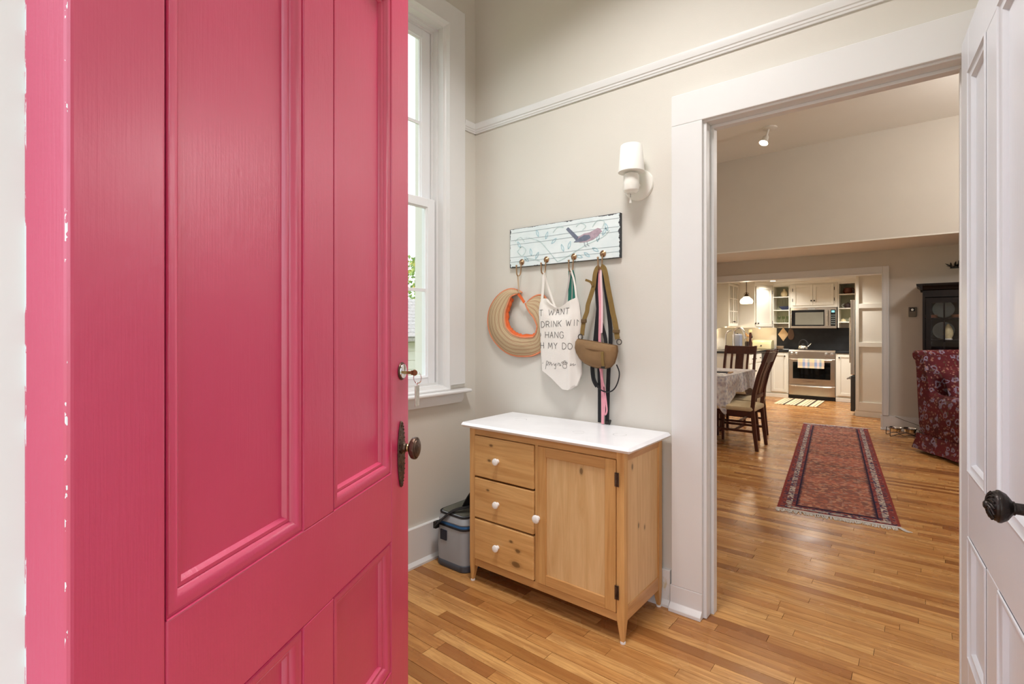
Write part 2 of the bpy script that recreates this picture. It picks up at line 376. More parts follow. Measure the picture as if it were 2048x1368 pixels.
WDOOR = paint('white_door_paint', S(214, 216, 222), .34, .012, 5, .12, 90, stretch=(1, 1, .2))
def panel_door(name, W_, H_, T_, cols, rows, mat, prof, loc, rz):
    d = bpy.data.objects.new(name, None); COL.objects.link(d); d.location = loc; d.rotation_euler = (0, 0, rz); d['kind'] = 'structure'
    K = dict(world=False, bevel=.0035, seg=2)
    MB().box(0, 0, 0, cols[0][0], T_, H_).build('stile', mat, d, world=False, bevel=.006, seg=3)
    MB().box(cols[-1][1], 0, 0, W_, T_, H_).build('stile', mat, d, **K)
    zs = [0] + [q for r in rows for q in r] + [H_]
    for i in range(0, len(zs), 2):
        MB().box(cols[0][0], .0006, zs[i], cols[-1][1], T_, zs[i + 1]).build('rail', mat, d, world=False, bevel=.0025)
    for (z0, z1) in rows:
        MB().box(cols[0][1], .0004, z0, cols[1][0], T_, z1).build('centre_stile', mat, d, world=False, bevel=.0025)
        for (x0, x1) in cols:
            MB().box(x0, prof[-1][1] - .0008, z0, x1, T_ - .014, z1).build('panel', mat, d, world=False)
            MB().frame(x0, z0, x1, z1, prof, fill=False).build('moulding', mat, d, world=False, smooth=40)
    return d
k = 1.06
red_prof = [(0, 0), (.001, .0045), (.004, .005), (.006, .002), (.012, .0012), (.019, .0038), (.026, .0095), (.0275, .0128), (.029, .0115), (.034, .0118), (.037, .0155), (.039, .0205)]
RW = .922
redA = math.atan2(.882, -.471)
zf = lambda z: 1.32 + (z - 1.32) * k - .012
red = panel_door('door_1', RW, 2.35, .0605, [(.115 * k, .397 * k), (.496 * k, .762 * k)], [(zf(.477), zf(.798)), (zf(.966), zf(2.135))], RED, red_prof, (-.6985, .124, .012), redA)
def lathe_local(prof, c, n=24): return MB().lathe(prof, c, (0, -1, 0), n)
# knob plate: pointed oval with beaded rim
kx, kz = .817 * k, zf(1.0)
pl = [(kx + .0215 * math.sin(a) * (1 if abs(math.cos(a)) < .5 else 1.0) * (abs(math.sin(a)) ** .15), kz + .085 * k * math.cos(a)) for a in [i * 2 * math.pi / 36 for i in range(36)]]
pm = MB().prism(pl, 'Y', -.0045, 0)
po = pm.build('knob_plate', BRONZE, red, world=False, bevel=.0015)
for i in range(36):
    pass
bead = MB()
for x, z in pl: bead.lathe([(0, -.0022), (.0018, -.0012), (.0022, 0), (.0018, .0012), (0, .0022)], (kx + (x - kx) * .84, -.0048, kz + (z - kz) * .95), (0, -1, 0), 6)
bead.build('bead_rim', BRONZE, po, world=False)
for s in (-1, 1): lathe_local([(.0045, 0), (.004, .002), (0, .003)], (kx, -.0045, kz + s * .074 * k), 10).build('screw', BRONZE, po, world=False)
MB().box(kx - .002, -.0052, kz - .045, kx + .002, -.0046, kz - .030).build('keyhole', BLACK, po, world=False)
kn = lathe_local([(.016, 0), (.016, .004), (.012, .007), (.011, .012), (.0085, .014), (.0085, .019), (.0115, .020), (.013, .023), (.022, .026), (.0285, .031), (.030, .037), (.029, .0415), (.0255, .043), (.024, .0415), (.0235, .045), (.016, .0475), (.006, .0485), (0, .0485)], (kx, -.0045, kz + .018), 32).build('knob', BRONZE, red, world=False, smooth=35)
lathe_local([(.0098, 0), (.0105, .002), (.0098, .004)], (kx, -.0195, kz + .018), 16).build('collar', paint('old_brass', S(190, 160, 110), .35, metal=.9), kn, world=False)
cx_, cz_ = .822 * k, zf(1.212)
cyl = lathe_local([(.0235, 0), (.0245, .002), (.0225, .005), (.0205, .0055)], (cx_, 0, cz_)).build('lock_collar', BRONZE, red, world=False, smooth=30)
lathe_local([(.0205, .004), (.0195, .0075), (.012, .009), (0, .009)], (cx_, 0, cz_)).build('lock_cylinder', CHROME, cyl, world=False, smooth=30)
# key with ring and fob, hanging from the lock (a thing of its own)
Mr = Matrix.Translation((-.6985, .124, .012)) @ Matrix.Rotation(redA, 4, 'Z')
kb = Mr @ Vector((cx_, -.009, cz_ - .004))
key = thing('house_key', 'brass key with ring and silver fob, stuck in the lock of the red door', 'key', kb, redA)
BRASS = paint('brass', S(150, 122, 84), .35, .1, 60, metal=.9)
MB().box(-.001, -.020, -.004, .001, 0, .004).box(-.0012, -.026, -.006, .0012, -.019, .006).build('key_blade', BRASS, key, world=False)
MB().lathe([(0, -.0012), (.008, -.0012), (.0085, 0), (.008, .0012), (0, .0012)], (0, -.029, 0), (1, 0, 0), 18).build('key_bow', BRASS, key, world=False)
MB().tube([(.001 + .004 * math.sin(a * .5), -.036 + .011 * math.sin(a), -.014 + .015 * math.cos(a)) for a in [i * math.pi / 10 for i in range(20)]], .0014, 6, loop=True).build('key_ring', CHROME, key, world=False, smooth=60)
fob = MB().box(-.016, -.0385, -.090, .012, -.0355, -.034).build('fob', paint('silver_fob', S(200, 196, 186), .35, .12, 90, .4, 90, metal=.7), key, world=False, bevel=.001)
MB().tube([(.0, -.037, -.027), (.002, -.036, -.031), (0, -.037, -.036)], .0016, 6).build('link', CHROME, key, world=False)
# white door of the dining doorway, swung open towards the camera
sw = 1.31; zw = lambda z: 1.32 + (z - 1.32) * sw - .012
w_prof = [(0, 0), (.002, -.003), (.006, -.004), (.010, .001), (.020, .004), (.026, .003), (.031, .009), (.034, .0145)]
wd = panel_door('door_2', .905, 2.262, .036, [(.095 * sw, .293 * sw), (.40 * sw, .598 * sw)], [(zw(.528), zw(.822)), (zw(.975), zw(1.94))], WDOOR, w_prof, (.0943, 2.281, .012), math.atan2(-.9958, .0918))
kc = (.84, 0, .957 - .012)
wk = lathe_local([(.026, 0), (.026, .003), (.016, .006), (.0115, .009), (.0115, .030), (.014, .031), (.014, .034), (.020, .038), (.027, .043), (.0305, .049), (.0325, .052), (.033, .0545), (.0325, .057), (.0305, .0585), (.0295, .062), (.025, .0665), (.019, .0695), (.010, .0715), (.009, .0735), (.0085, .076), (.005, .0785), (0, .079)], kc, 36)
wk.build('knob', IRON, wd, world=False, smooth=28)
lv = MB()
for i in range(14):
    a = i * 2 * math.pi / 14
    lv.tube([(kc[0] + math.cos(a + t * .5) * r, -y_, kc[2] + math.sin(a + t * .5) * r) for t, r, y_ in ((0, .0275, .0655), (.5, .0235, .0685), (1, .0175, .0712), (1.4, .012, .0725))], .0022, 6)
lv.build('knob_leaf_relief', IRON, wd, world=False, smooth=60)
for zc in (.25, 1.1, 2.0): MB().cyl((-.005, .02, zc), (-.005, .02, zc + .09), .006, n=10).build('hinge', BRASS, wd, world=False)
# ------------------------------------------------------------------ entry window
win = bpy.data.objects.new('window_1', None); COL.objects.link(win); win['kind'] = 'structure'
bx('side_casing', TRIM, win, XL, WY1, .985, XL + .022, WY1 + .143, WZ1 + .002, bevel=.002)
bx('side_casing', TRIM, win, XL, WY0 - .143, .985, XL + .022, WY0, WZ1 + .002, bevel=.002)
bx('head_casing', TRIM, win, XL, WY0 - .143, WZ1, XL + .022, WY1 + .143, WZ1 + .127, bevel=.002)
Myz = lambda prof, x: MB().xf(Matrix())
# inner bead and stepped jamb: mitred frame profile (inset, depth) turned into the YZ plane
def yzframe(y0, z0, y1, z1, prof, xface):
    m = MB()
    m.rings([[(xface - h, y0 + i, z0 + i), (xface - h, y1 - i, z0 + i), (xface - h, y1 - i, z1 - i), (xface - h, y0 + i, z1 - i)] for i, h in prof], cap=False)
    return m
yzframe(WY0 - .012, .955, WY1 + .012, WZ1 + .012, [(0, -.023), (.002, -.030), (.010, -.031), (.014, -.024), (.018, -.010), (.024, -.006), (.028, .0), (.032, .002), (.034, .045), (.046, .047), (.048, .075), (.058, .077), (.060, .16)], XL).build('jamb_lining', TRIM, win, smooth=25)
sl = MB().prism([(XL - .11, .962), (XL + .056, .955), (XL + .064, .950), (XL + .064, .940), (XL + .056, .934), (XL - .11, .934)], 'Y', WY0 - .165, WY1 + .160).build('sill', TRIM, win, bevel=.003)
MB().prism([(WY1 + .125, .934), (WY0 - .12, .934), (WY0 - .12, .895), (WY0 - .10, .876), (WY1 + .105, .876), (WY1 + .125, .900)], 'X', XL, XL + .028).build('apron', TRIM, win, bevel=.003)
def sash(nm, xf, xb, y0, y1, z0, z1, st, mz):
    s_ = MB().box(xb, y1 - st, z0, xf, y1, z1).box(xb, y0, z0, xf, y0 + st, z1).box(xb, y0 + st, z0, xf, y1 - st, z0 + .06 if z0 < 1.2 else z0 + .04).box(xb, y0 + st, z1 - .045, xf, y1 - st, z1).build(nm, VINYL, win, bevel=.003)
    zb = z0 + (.06 if z0 < 1.2 else .04)
    ib = yzframe(y0 + st - .001, zb - .001, y1 - st + .001, z1 - .044, [(0, -.0), (.0, -.002), (.006, -.002), (.008, .006), (.014, .008), (.016, .018)], xf).build('glazing_bead', VINYL, s_, smooth=25)
    zz = [zb + .012] + mz + [z1 - .057]
    yc = (y0 + y1) / 2
    for a, b in zip(zz, zz[1:]):
        for ya, yb in ((y0 + st + .012, yc - .008), (yc + .008, y1 - st - .012)):
            MB().box((xf + xb) / 2 - .003, ya, a + .008, (xf + xb) / 2 + .003, yb, b - .008).build('pane', GLASS, s_)
    for z in mz: MB().box((xf + xb) / 2 - .006, y0 + st, z - .009, (xf + xb) / 2 + .006, y1 - st, z + .009).build('muntin', VINYL, s_)
    MB().box((xf + xb) / 2 - .006, yc - .009, zb, (xf + xb) / 2 + .006, yc + .009, z1 - .045).build('muntin', VINYL, s_)
    return s_
sash('upper_sash', XL - .085, XL - .118, WY0 + .048, WY1 - .048, 2.045, 3.085, .062, [2.535])
lo = sash('lower_sash', XL - .048, XL - .082, WY0 + .044, WY1 - .044, .975, 2.085, .052, [1.547])
bx('sash_lock', VINYL, lo, XL - .075, 1.66, 2.085, XL - .052, 1.74, 2.1)
# ------------------------------------------------------------------ outside
GR = N('lawn'); cc = GR.pos(); GRm = GR.out(GR.ramp(GR.noise(cc, 2, 4), [(.3, S(120, 140, 84)), (.7, S(160, 170, 112))]), .9)
struct('ground', MB().box(-60, -60, -1.4, 60, 60, -1.2), GRm)
struct('porch', MB().box(-1.6, -2.2, -1.2, 1.2, -.06, -.02), paint('porch_boards', S(196, 190, 182), .6))
ng = thing('garage', 'small pale garage with shingled roof in the neighbouring yard, seen through the window', 'garage', (-9.5, 7.4, -1.2))
SID = paint('pale_siding', S(226, 222, 212), .7); SHI = paint('grey_shingle', S(170, 164, 158), .9, .2, 20)
gw = MB().box(-11, 5, -1.2, -8, 10.4, 1.1).build('wall', SID, ng)
for i in range(12): bx('siding_board', SID, gw, -8.0, 5, -1.1 + i * .18, -7.985 + .0, 10.4, -.935 + i * .18)
rf = MB().prism([(-7.75, 1.08), (-7.75, 1.15), (-9.5, 2.0), (-11.25, 1.15), (-11.25, 1.08)], 'Y', 4.8, 10.6).build('roof', SHI, ng)
for i in range(11):
    x = -7.74 - i * .16; z = 1.16 + i * .0777
    MB().prism([(x, z), (x, z + .02), (x - .17, z + .095), (x - .17, z + .078)], 'Y', 4.8, 10.6).build('shingle_course', SHI, rf)
LEAF = N('leaves'); lc = LEAF.n('ShaderNodeObjectInfo'); gg = LEAF.noise(LEAF.pos(), 3, 2)
LEAFm = LEAF.out(LEAF.ramp(gg, [(.3, S(96, 130, 62)), (.55, S(150, 176, 98)), (.72, S(214, 186, 70))]), .7)
def tree(loc, h, r, label, seed):
    q = random.Random(seed); t = thing('tree', label, 'tree', loc)
    MB().tube([(loc[0], loc[1], loc[2]), (loc[0] + .1, loc[1], loc[2] + h * .5), (loc[0], loc[1] + .1, loc[2] + h * .8)], .12, 8, rs=[.16, .12, .05]).build('trunk', paint('bark', S(96, 80, 66), .9), t)
    m = MB()
    for i in range(2600):
        a = q.uniform(0, 6.283); b = math.acos(q.uniform(-1, 1)); rad = r * q.uniform(.55, 1) ** .6
        c = Vector((loc[0] + rad * math.sin(b) * math.cos(a), loc[1] + rad * math.sin(b) * math.sin(a), loc[2] + h * .68 + rad * .8 * math.cos(b)))
        u = Vector((q.uniform(-1, 1), q.uniform(-1, 1), q.uniform(-1, 1))).normalized() * .09; w = u.orthogonal().normalized() * .05
        m.add([c - u, c + w, c + u, c - w], [(0, 1, 2, 3)])
    m.build('foliage', LEAFm, t, kind='stuff')
tree((-13.5, 12.5, -1.2), 5.2, 2.2, 'leafy tree behind the garage in the neighbouring yard', 2)
# ------------------------------------------------------------------ dresser
KNP = [(.245, -.201, .69, .007), (.447, -.05, .453, .006), (.447, .012, .427, .006), (.447, -.112, .725, .007)]
PINE_Z = wood('pine_upright', S(232, 184, 120), S(196, 142, 82), 'Z', .42, .8)
PINE_X = wood('pine_crosswise', S(238, 192, 128), S(198, 144, 82), 'X', .42, .8, knots=[(-.118, -.211, .174, .013), (-.106, -.211, .242, .008), (-.148, -.211, .278, .006), (-.278, -.211, .73, .006), (-.29, -.211, .652, .006), (-.3, -.211, .5, .005)])
PINE_RX = wood('pine_rail_crosswise', S(224, 174, 114), S(190, 138, 80), 'X', .42, .9)
PINE_P = wood('pine_panel_upright', S(238, 202, 150), S(214, 170, 114), 'Z', .42, .9, knots=KNP)
PINE_Y = wood('pine_rail_depthwise', S(218, 170, 116), S(192, 140, 88), 'Y', .42, .9)
KNOBW = paint('white_ceramic', S(246, 245, 243), .15, .01)
def marble():
    m = N('white_painted_slab'); c = m.coord()
    col = m.ramp(m.noise(c, 5, 4, .6), [(.35, S(238, 238, 240)), (.7, S(248, 248, 250))])
    x, y, z = m.sep(c)
    for (cx0, cy0, r0) in ((-.27, .02, .034), (.155, -.075, .028), (.33, .0, .03)):       # faint cup rings
        d = m.math('SQRT', m.math('ADD', m.math('POWER', m.math('SUBTRACT', x, cx0), 2), m.math('POWER', m.math('SUBTRACT', y, cy0), 2)))
        ring = m.math('LESS_THAN', m.math('ABSOLUTE', m.math('SUBTRACT', d, r0)), .0018)
        ring = m.math('MULTIPLY', ring, m.ramp(m.noise(c, 22, 2), [(.42, 0.0), (.55, .6)]))
        col = m.mix(ring, col, S(160, 158, 156))
    return m.out(col, .28, 0, .5)
dr = thing('dresser', 'pine cabinet with three drawers, one door, white knobs and a white top', 'cabinet', (-1.43, 2.155, 0))
x0, x1, yf, yb = -1.862, -.975, 1.95, 2.345
LG = .036
MB().box(-1.905, 1.918, .806, -.932, 2.358, .831).build('top', marble(), dr, bevel=.012, seg=1)
for sx, X in ((1, x0), (-1, x1)):
    for fy, Y in ((1, yf), (-1, yb)):
        t = .014
        m = MB()
        xa, xb_ = (X, X + sx * LG); ya, yb_ = (Y, Y + fy * LG)
        m.rings([[(xa + sx * .004, ya + fy * .004, .008), (xa + sx * .020, ya + fy * .004, .008), (xa + sx * .020, ya + fy * .020, .008), (xa + sx * .004, ya + fy * .020, .008)],
                 [(xa, ya, .10), (xb_, ya, .10), (xb_, yb_, .10), (xa, yb_, .10)], [(xa, ya, .806), (xb_, ya, .806), (xb_, yb_, .806), (xa, yb_, .806)]])
        lg = m.build('leg', PINE_Z, dr, bevel=.002)
        MB().cyl((xa + sx * .012, ya + fy * .012, 0), (xa + sx * .012, ya + fy * .012, .008), .0115, n=14).build('foot_pad', KNOBW, lg)
bx('top_rail', PINE_RX, dr, x0 + LG, yf + .003, .770, x1 - LG, yf + .024, .806, bevel=.001)
bx('bottom_rail', PINE_RX, dr, x0 + LG, yf + .003, .088, x1 - LG, yf + .024, .122, bevel=.001)
bx('divider', PINE_Z, dr, -1.437, yf + .002, .122, -1.420, yf + .30, .770, bevel=.001)
bx('back_panel', PINE_P, dr, x0 + LG, yb - .012, .09, x1 - LG, yb - .002, .806)
bx('bottom_board', PINE_X, dr, x0 + .01, yf + .024, .10, x1 - .01, yb - .012, .115)
for X, s in ((x0, 1), (x1, -1)):
    a, b = sorted((X + s * .003, X + s * .02))
    bx('side_rail', PINE_Y, dr, a, yf + LG, .088, b, yb - LG, .148, bevel=.001)
    bx('side_rail', PINE_Y, dr, a, yf + LG, .762, b, yb - LG, .806, bevel=.001)
    a, b = sorted((X + s * .008, X + s * .018))
    bx('side_panel', PINE_P, dr, a, yf + LG, .148, b, yb - LG, .762)
def wknob(parent, x, y, z, r=.0175):
    MB().lathe([(r * .62, 0), (r * .55, .004), (r * .5, .010), (r * .75, .013), (r, .017), (r * 1.02, .021), (r * .9, .025), (r * .55, .0275), (0, .028)], (x, y, z), (0, -1, 0), 20).build('knob', KNOBW, parent, smooth=40)
for (z0, z1) in ((.558, .767), (.344, .550), (.126, .336)):
    d_ = MB().box(x0 + LG + .002, yf - .006, z0, -1.441, yf + .016, z1).box(x0 + LG + .02, yf + .016, z0 + .02, -1.46, yf + .33, z1 - .03).build('drawer', PINE_X, dr, bevel=.006, seg=3)
    wknob(d_, -1.652 - .012, yf - .006, (z0 + z1) / 2 - .005)
dx0, dx1, dz0, dz1 = -1.418, -1.013, .126, .768
cd = MB().box(dx0, yf - .004, dz0, dx0 + .046, yf + .016, dz1).box(dx1 - .052, yf - .004, dz0, dx1, yf + .016, dz1).build('door', PINE_Z, dr, bevel=.002)
for z0, z1 in ((dz0, dz0 + .048), (dz1 - .046, dz1)):
    bx('door_rail', PINE_RX, cd, dx0 + .046, yf - .004, z0, dx1 - .052, yf + .016, z1, bevel=.002)
bx('door_panel', PINE_P, cd, dx0 + .046, yf + .004, dz0 + .048, dx1 - .052, yf + .012, dz1 - .046)
wknob(cd, -1.412 - .004, yf - .004, .43, .0195)
for zc in (.687, .213):
    hg = MB().box(-1.017, yf - .0065, zc - .030, -.997, yf - .003, zc + .030).build('hinge', BRONZE, dr, bevel=.003)
    MB().cyl((-1.009, yf - .009, zc - .026), (-1.009, yf - .009, zc + .026), .0045, n=8).build('hinge_pin', BRONZE, hg)
# ------------------------------------------------------------------ wall lamp
wl = thing('wall_lamp', 'white porcelain wall lamp with small cone shade and pull chain beside the doorway', 'wall lamp', (-1.105, 2.375, 2.03))
PORC = paint('white_porcelain', S(238, 236, 228), .12, .01)
sx_, sy_ = -1.105, 2.285
MB().lathe([(.078, 0), (.078, .004), (.074, .010), (.066, .013), (.05, .016), (.02, .02), (0, .02)], (-1.108, 2.375, 2.035), (0, -1, 0), 40).build('back_plate', PORC, wl, smooth=30)
MB().tube([(-1.108, 2.36, 2.03), (-1.107, 2.33, 2.03), (sx_, sy_ + .02, 2.03)], .018, 14).build('arm', PORC, wl, smooth=60)
MB().lathe([(0, -.055), (.022, -.055), (.026, -.052), (.036, -.044), (.038, -.038), (.038, .030), (.034, .038), (.014, .042), (0, .042)], (sx_, sy_, 2.03), n=28).build('socket_body', PORC, wl, smooth=35)
MB().lathe([(.0625, 2.078), (.0515, 2.205), (.049, 2.208), (.046, 2.208), (.0475, 2.204), (.0605, 2.080)], (sx_, sy_, 0), n=40).build('shade', paint('lamp_shade_fabric', S(244, 242, 236), .8, .01), wl, smooth=40)
MB().cyl((sx_, sy_, 2.07), (sx_, sy_, 2.15), .016, .02, n=14).build('bulb', PORC, wl, smooth=40)
MB().cyl((sx_ - .004, sy_, 1.955), (sx_ - .004, sy_, 1.976), .0012, n=6).build('pull_cord', BLACK, wl)
MB().lathe([(0, 1.928), (.005, 1.929), (.006, 1.934), (.003, 1.952), (.0015, 1.957), (0, 1.957)], (sx_ - .004, sy_, 0), n=12).build('pull_knob', PORC, wl, smooth=40)
# ------------------------------------------------------------------ coat rack
def rack_mat():
    m = N('distressed_white_board'); c = m.coord(); p = m.map(c, (1, 1, 1))
    x, y, z = m.sep(c)
    base = m.ramp(m.noise(c, 7, 4, .6), [(.3, S(216, 230, 232)), (.7, S(234, 242, 243))])
    scratch = m.ramp(m.noise(m.map(c, (.10, 1, 1)), 60, 5, .75), [(.62, 0.0), (.70, .8)])
    dark = S(96, 104, 112)
    col = m.mix(m.math('MULTIPLY', scratch, .35), base, dark)
    ex = m.math('SUBTRACT', m.math('ABSOLUTE', x), .3415); ez = m.math('SUBTRACT', m.math('ABSOLUTE', z), .099)
    e = m.math('ADD', m.math('MAXIMUM', ex, ez), m.math('MULTIPLY', m.math('SUBTRACT', m.noise(m.map(c, (.35, 1, 1)), 26, 5, .75), .5), .05))
    col = m.mix(m.math('GREATER_THAN', e, .0145), col, S(62, 66, 72))
    return m.out(col, .55)
RX, RZ = -1.56, 1.796
rk = thing('coat_rack', 'distressed white board painted with a bird and leaves, four brass hooks on the wall', 'coat rack', (RX, YB - .012, RZ))
bd = MB().box(RX - .359, YB - .020, RZ - .112, RX + .359, YB, RZ + .112).build('board', rack_mat(), rk, bevel=.002)
bx('board_edge', paint('dark_board_edge', S(52, 56, 60), .6), bd, RX - .3605, YB - .0185, RZ - .1135, RX + .3605, YB - .001, RZ + .1135)
INK = lambda n, c: paint(n, S(*c), .7, .15, 60)
ROSE, SLATE, SAGE, TEAL = INK('ink_rose', (176, 156, 168)), INK('ink_slate', (112, 120, 138)), INK('ink_sage', (192, 212, 212)), INK('ink_teal', (170, 204, 214))
yi = YB - .0207
def ink(name, strokes, w, mat, parent):
    m = MB()
    for st in strokes: m.flat(smooth_path([(RX + a, yi, RZ + b) for a, b in st], 3), w, .0006)
    return m.build(name, mat, parent, kind=None)
for z in (.088, .045, .02, -.055, -.082): ink('board_seam', [[(-.355, z + .002), (-.1, z), (.15, z + .001), (.355, z - .001)]], .0016, INK('ink_seam', (150, 164, 172)), bd)
for vn in ([[(-.02, -.105), (-.08, -.04), (-.14, .02), (-.22, .05)], [(-.02, -.105), (.06, -.075), (.16, -.03), (.26, .0), (.30, .03)], [(-.30, -.02), (-.27, .005), (-.24, -.02), (-.27, -.05), (-.305, -.02)],
    [(-.32, .04), (-.28, .06), (-.25, .03)], [(.10, .075), (.13, .09), (.16, .07), (.14, .05)], [(.20, .06), (.23, .09), (.27, .08), (.26, .05)], [(-.05, .06), (-.02, .085), (.02, .08)], [(-.30, -.085), (-.22, -.07), (-.14, -.09)]]): ink('vine_print', [vn], .005, SAGE, bd)
leaf = []
for (lx, lz, a0) in ((-.2, -.055, 100), (-.17, -.075, 60), (-.22, -.085, 140), (.02, -.05, 110), (.05, -.04, 70), (.1, -.08, -20), (.15, -.07, -35), (.23, -.02, 80), (.26, .01, 60), (.29, .03, 110), (-.1, .03, 70), (-.15, .05, 110), (-.06, .0, 40), (.2, -.05, -30), (-.28, .0, 120)):
    a = R(a0); leaf.append([(lx, lz), (lx + .02 * math.cos(a + .35), lz + .02 * math.sin(a + .35)), (lx + .042 * math.cos(a), lz + .042 * math.sin(a)), (lx + .02 * math.cos(a - .35), lz + .02 * math.sin(a - .35)), (lx, lz)])
for lf in leaf: ink('leaf_print', [lf], .0042, TEAL, bd)
def inkpoly(name, pts, mat, dy=0): return MB().prism([(RX + a, RZ + b) for a, b in pts], 'Y', yi - .0006 - dy, yi + .0006).build(name, mat, bd)
bo = [(.095, -.002), (.115, .018), (.15, .032), (.185, .034), (.212, .044), (.232, .052), (.246, .046), (.252, .036), (.258, .030), (.248, .026), (.235, .010), (.205, -.006), (.165, -.014), (.125, -.014)]
inkpoly('bird_body', bo, ROSE)
inkpoly('bird_tail', [(.100, .000), (.116, .016), (.050, .078), (.036, .068)], SLATE)
inkpoly('bird_wing', [(.085, -.008), (.110, .008), (.150, .024), (.182, .020), (.190, .004), (.165, -.008), (.12, -.010)], SLATE, .0004)
for wf in ([[(.10, -.004), (.14, .004), (.18, .012)], [(.11, .004), (.14, .012), (.175, .018)], [(.12, -.008), (.15, -.002), (.18, .002)]]): ink('wing_feather', [wf], .003, INK('ink_pale', (190, 196, 208)), bd)
for lg_ in ([[(.15, -.014), (.155, -.035), (.165, -.040)], [(.168, -.013), (.172, -.032), (.182, -.037)]]): ink('bird_leg', [lg_], .0025, SLATE, bd)
BR2 = paint('hook_brass', S(168, 136, 104), .32, .15, 50, metal=.85)
HX = (-1.829, -1.654, -1.473, -1.297)
for hx in HX:
    hk = MB().tube(smooth_path([(hx, YB - .026, 1.706), (hx, YB - .030, 1.675), (hx, YB - .034, 1.645), (hx - .002, YB - .046, 1.628), (hx - .004, YB - .062, 1.634), (hx - .004, YB - .066, 1.66), (hx - .004, YB - .067, 1.682)], 4), .0038, 8).build('hook', BR2, rk, smooth=60)
    MB().lathe([(.017, 0), (.0175, .003), (.014, .0055), (.013, .004), (.010, .006), (.007, .010), (.003, .012), (0, .012)], (hx, YB - .020, 1.710), (0, -1, 0), 22).build('rosette', BR2, hk, smooth=30)
    MB().lathe([(0, 0), (.005, .001), (.0058, .005), (.004, .009), (0, .010)], (hx - .004, YB - .067, 1.680), n=10).build('hook_tip', BR2, hk, smooth=60)
hb = [Vector((h - .003, YB - .052, 1.630)) for h in HX]
# ------------------------------------------------------------------ sun visor
HO= [(-1.836, 1.532), (-1.868, 1.548), (-1.92, 1.558), (-1.982, 1.542), (-2.036, 1.504), (-2.077, 1.448), (-2.092, 1.384), (-2.084, 1.323), (-2.056, 1.267), (-2.007, 1.219), (-1.948, 1.183), (-1.887, 1.165), (-1.822, 1.162), (-1.759, 1.167), (-1.715, 1.183), (-1.68, 1.205), (-1.663, 1.247), (-1.646, 1.316), (-1.642, 1.385), (-1.646, 1.454), (-1.663, 1.493), (-1.68, 1.509), (-1.715, 1.513), (-1.75, 1.503), (-1.777, 1.487), (-1.795, 1.47)]
HI= [(-1.84, 1.527), (-1.859, 1.524), (-1.896, 1.509), (-1.91, 1.481), (-1.924, 1.448), (-1.934, 1.419), (-1.936, 1.375), (-1.927, 1.338), (-1.915, 1.321), (-1.901, 1.309), (-1.882, 1.294), (-1.859, 1.283), (-1.831, 1.276), (-1.804, 1.271), (-1.75, 1.274), (-1.732, 1.284), (-1.721, 1.302), (-1.717, 1.32), (-1.715, 1.337), (-1.724, 1.358), (-1.741, 1.387), (-1.754, 1.401), (-1.768, 1.415), (-1.779, 1.43), (-1.79, 1.448), (-1.799, 1.47)]
vis = thing('sun_visor', 'woven straw roll-up sun visor with orange binding hanging from the coat rack', 'hat', (-1.86, 2.34, 1.35))
yo = lambda i: 2.364 - (.015 * math.sin(i / 25 * math.pi) if i < 13 else .004); yn = lambda i: 2.336 - .012 * math.sin(i / 25 * math.pi) if i < 14 else 2.348
PO = smooth_path([(x, yo(i), z) for i, (x, z) in enumerate(HO)], 3); PI_ = smooth_path([(x, yn(i), z) for i, (x, z) in enumerate(HI)], 3)
def straw():
    m = N('woven_straw'); a = m.n('ShaderNodeAttribute', attribute_name='v').outputs['Fac']
    w = m.math('FRACT', m.math('MULTIPLY', a, 17)); w2 = m.math('FRACT', m.math('MULTIPLY', a, 5.3))
    col = m.ramp(w, [(.0, S(128, 98, 66)), (.25, S(206, 182, 142)), (.75, S(222, 202, 166)), (1, S(150, 112, 78))])
    col = m.mix(m.ramp(w2, [(.6, 0.0), (.7, .55)]), col, S(168, 122, 92))
    m.bump(w, .3, .003); return m.out(col, .75)
NV = 14
br = MB().rings([[p.lerp(q, j / NV) + Vector((0, -(.018 if i_ < 40 else .004) * math.sin(j / NV * math.pi), 0)) for j in range(NV + 1)] for i_, (p, q) in enumerate(zip(PO, PI_))], closed=False, cap=False).build('brim', straw(), vis, smooth=60)
av = br.data.attributes.new('v', 'FLOAT', 'POINT'); av.data.foreach_set('value', [j / NV for _ in PO for j in range(NV + 1)])
so = br.modifiers.new('thick', 'SOLIDIFY'); so.thickness = .003; so.offset = 0
ORN = paint('orange_binding', S(222, 138, 98), .7, .06, 40); ORD = paint('orange_sweatband', S(222, 104, 48), .75, .08, 40)
MB().tube(PO, .0058, 6).build('outer_binding', ORN, vis, smooth=60)
MB().tube(PI_, .0052, 6).build('inner_binding', ORN, vis, smooth=60)
sb_ = PI_[6:56]
MB().rings([[p + Vector((0, .002, 0)), p + Vector((.0, .020 + .002 * math.sin(i * 1.3), 0)) + (Vector((-1.83, p.y, 1.40)) - p) * (.13 + .025 * math.sin(i * 1.9))] for i, p in enumerate(sb_)], closed=False, cap=False).build('sweatband', ORD, vis, smooth=60).modifiers.new('t', 'SOLIDIFY').thickness = .002
MB().flat([(-1.842, 2.335, 1.524), (-1.822, 2.338, 1.503), (-1.796, 2.335, 1.472)], .017, .002).build('tie_strap', ORD, vis)
MB().tube(smooth_path([hb[0] + Vector((-.005, 0, .002)), (-1.838, 2.328, 1.59), (-1.836, 2.335, 1.53)], 3), .0028, 6).tube(smooth_path([hb[0] + Vector((.003, 0, .002)), (-1.831, 2.326, 1.60), (-1.836, 2.335, 1.53)], 3), .0028, 6).build('hanging_cord', paint('beige_cord', S(206, 186, 160), .8), vis, smooth=60)
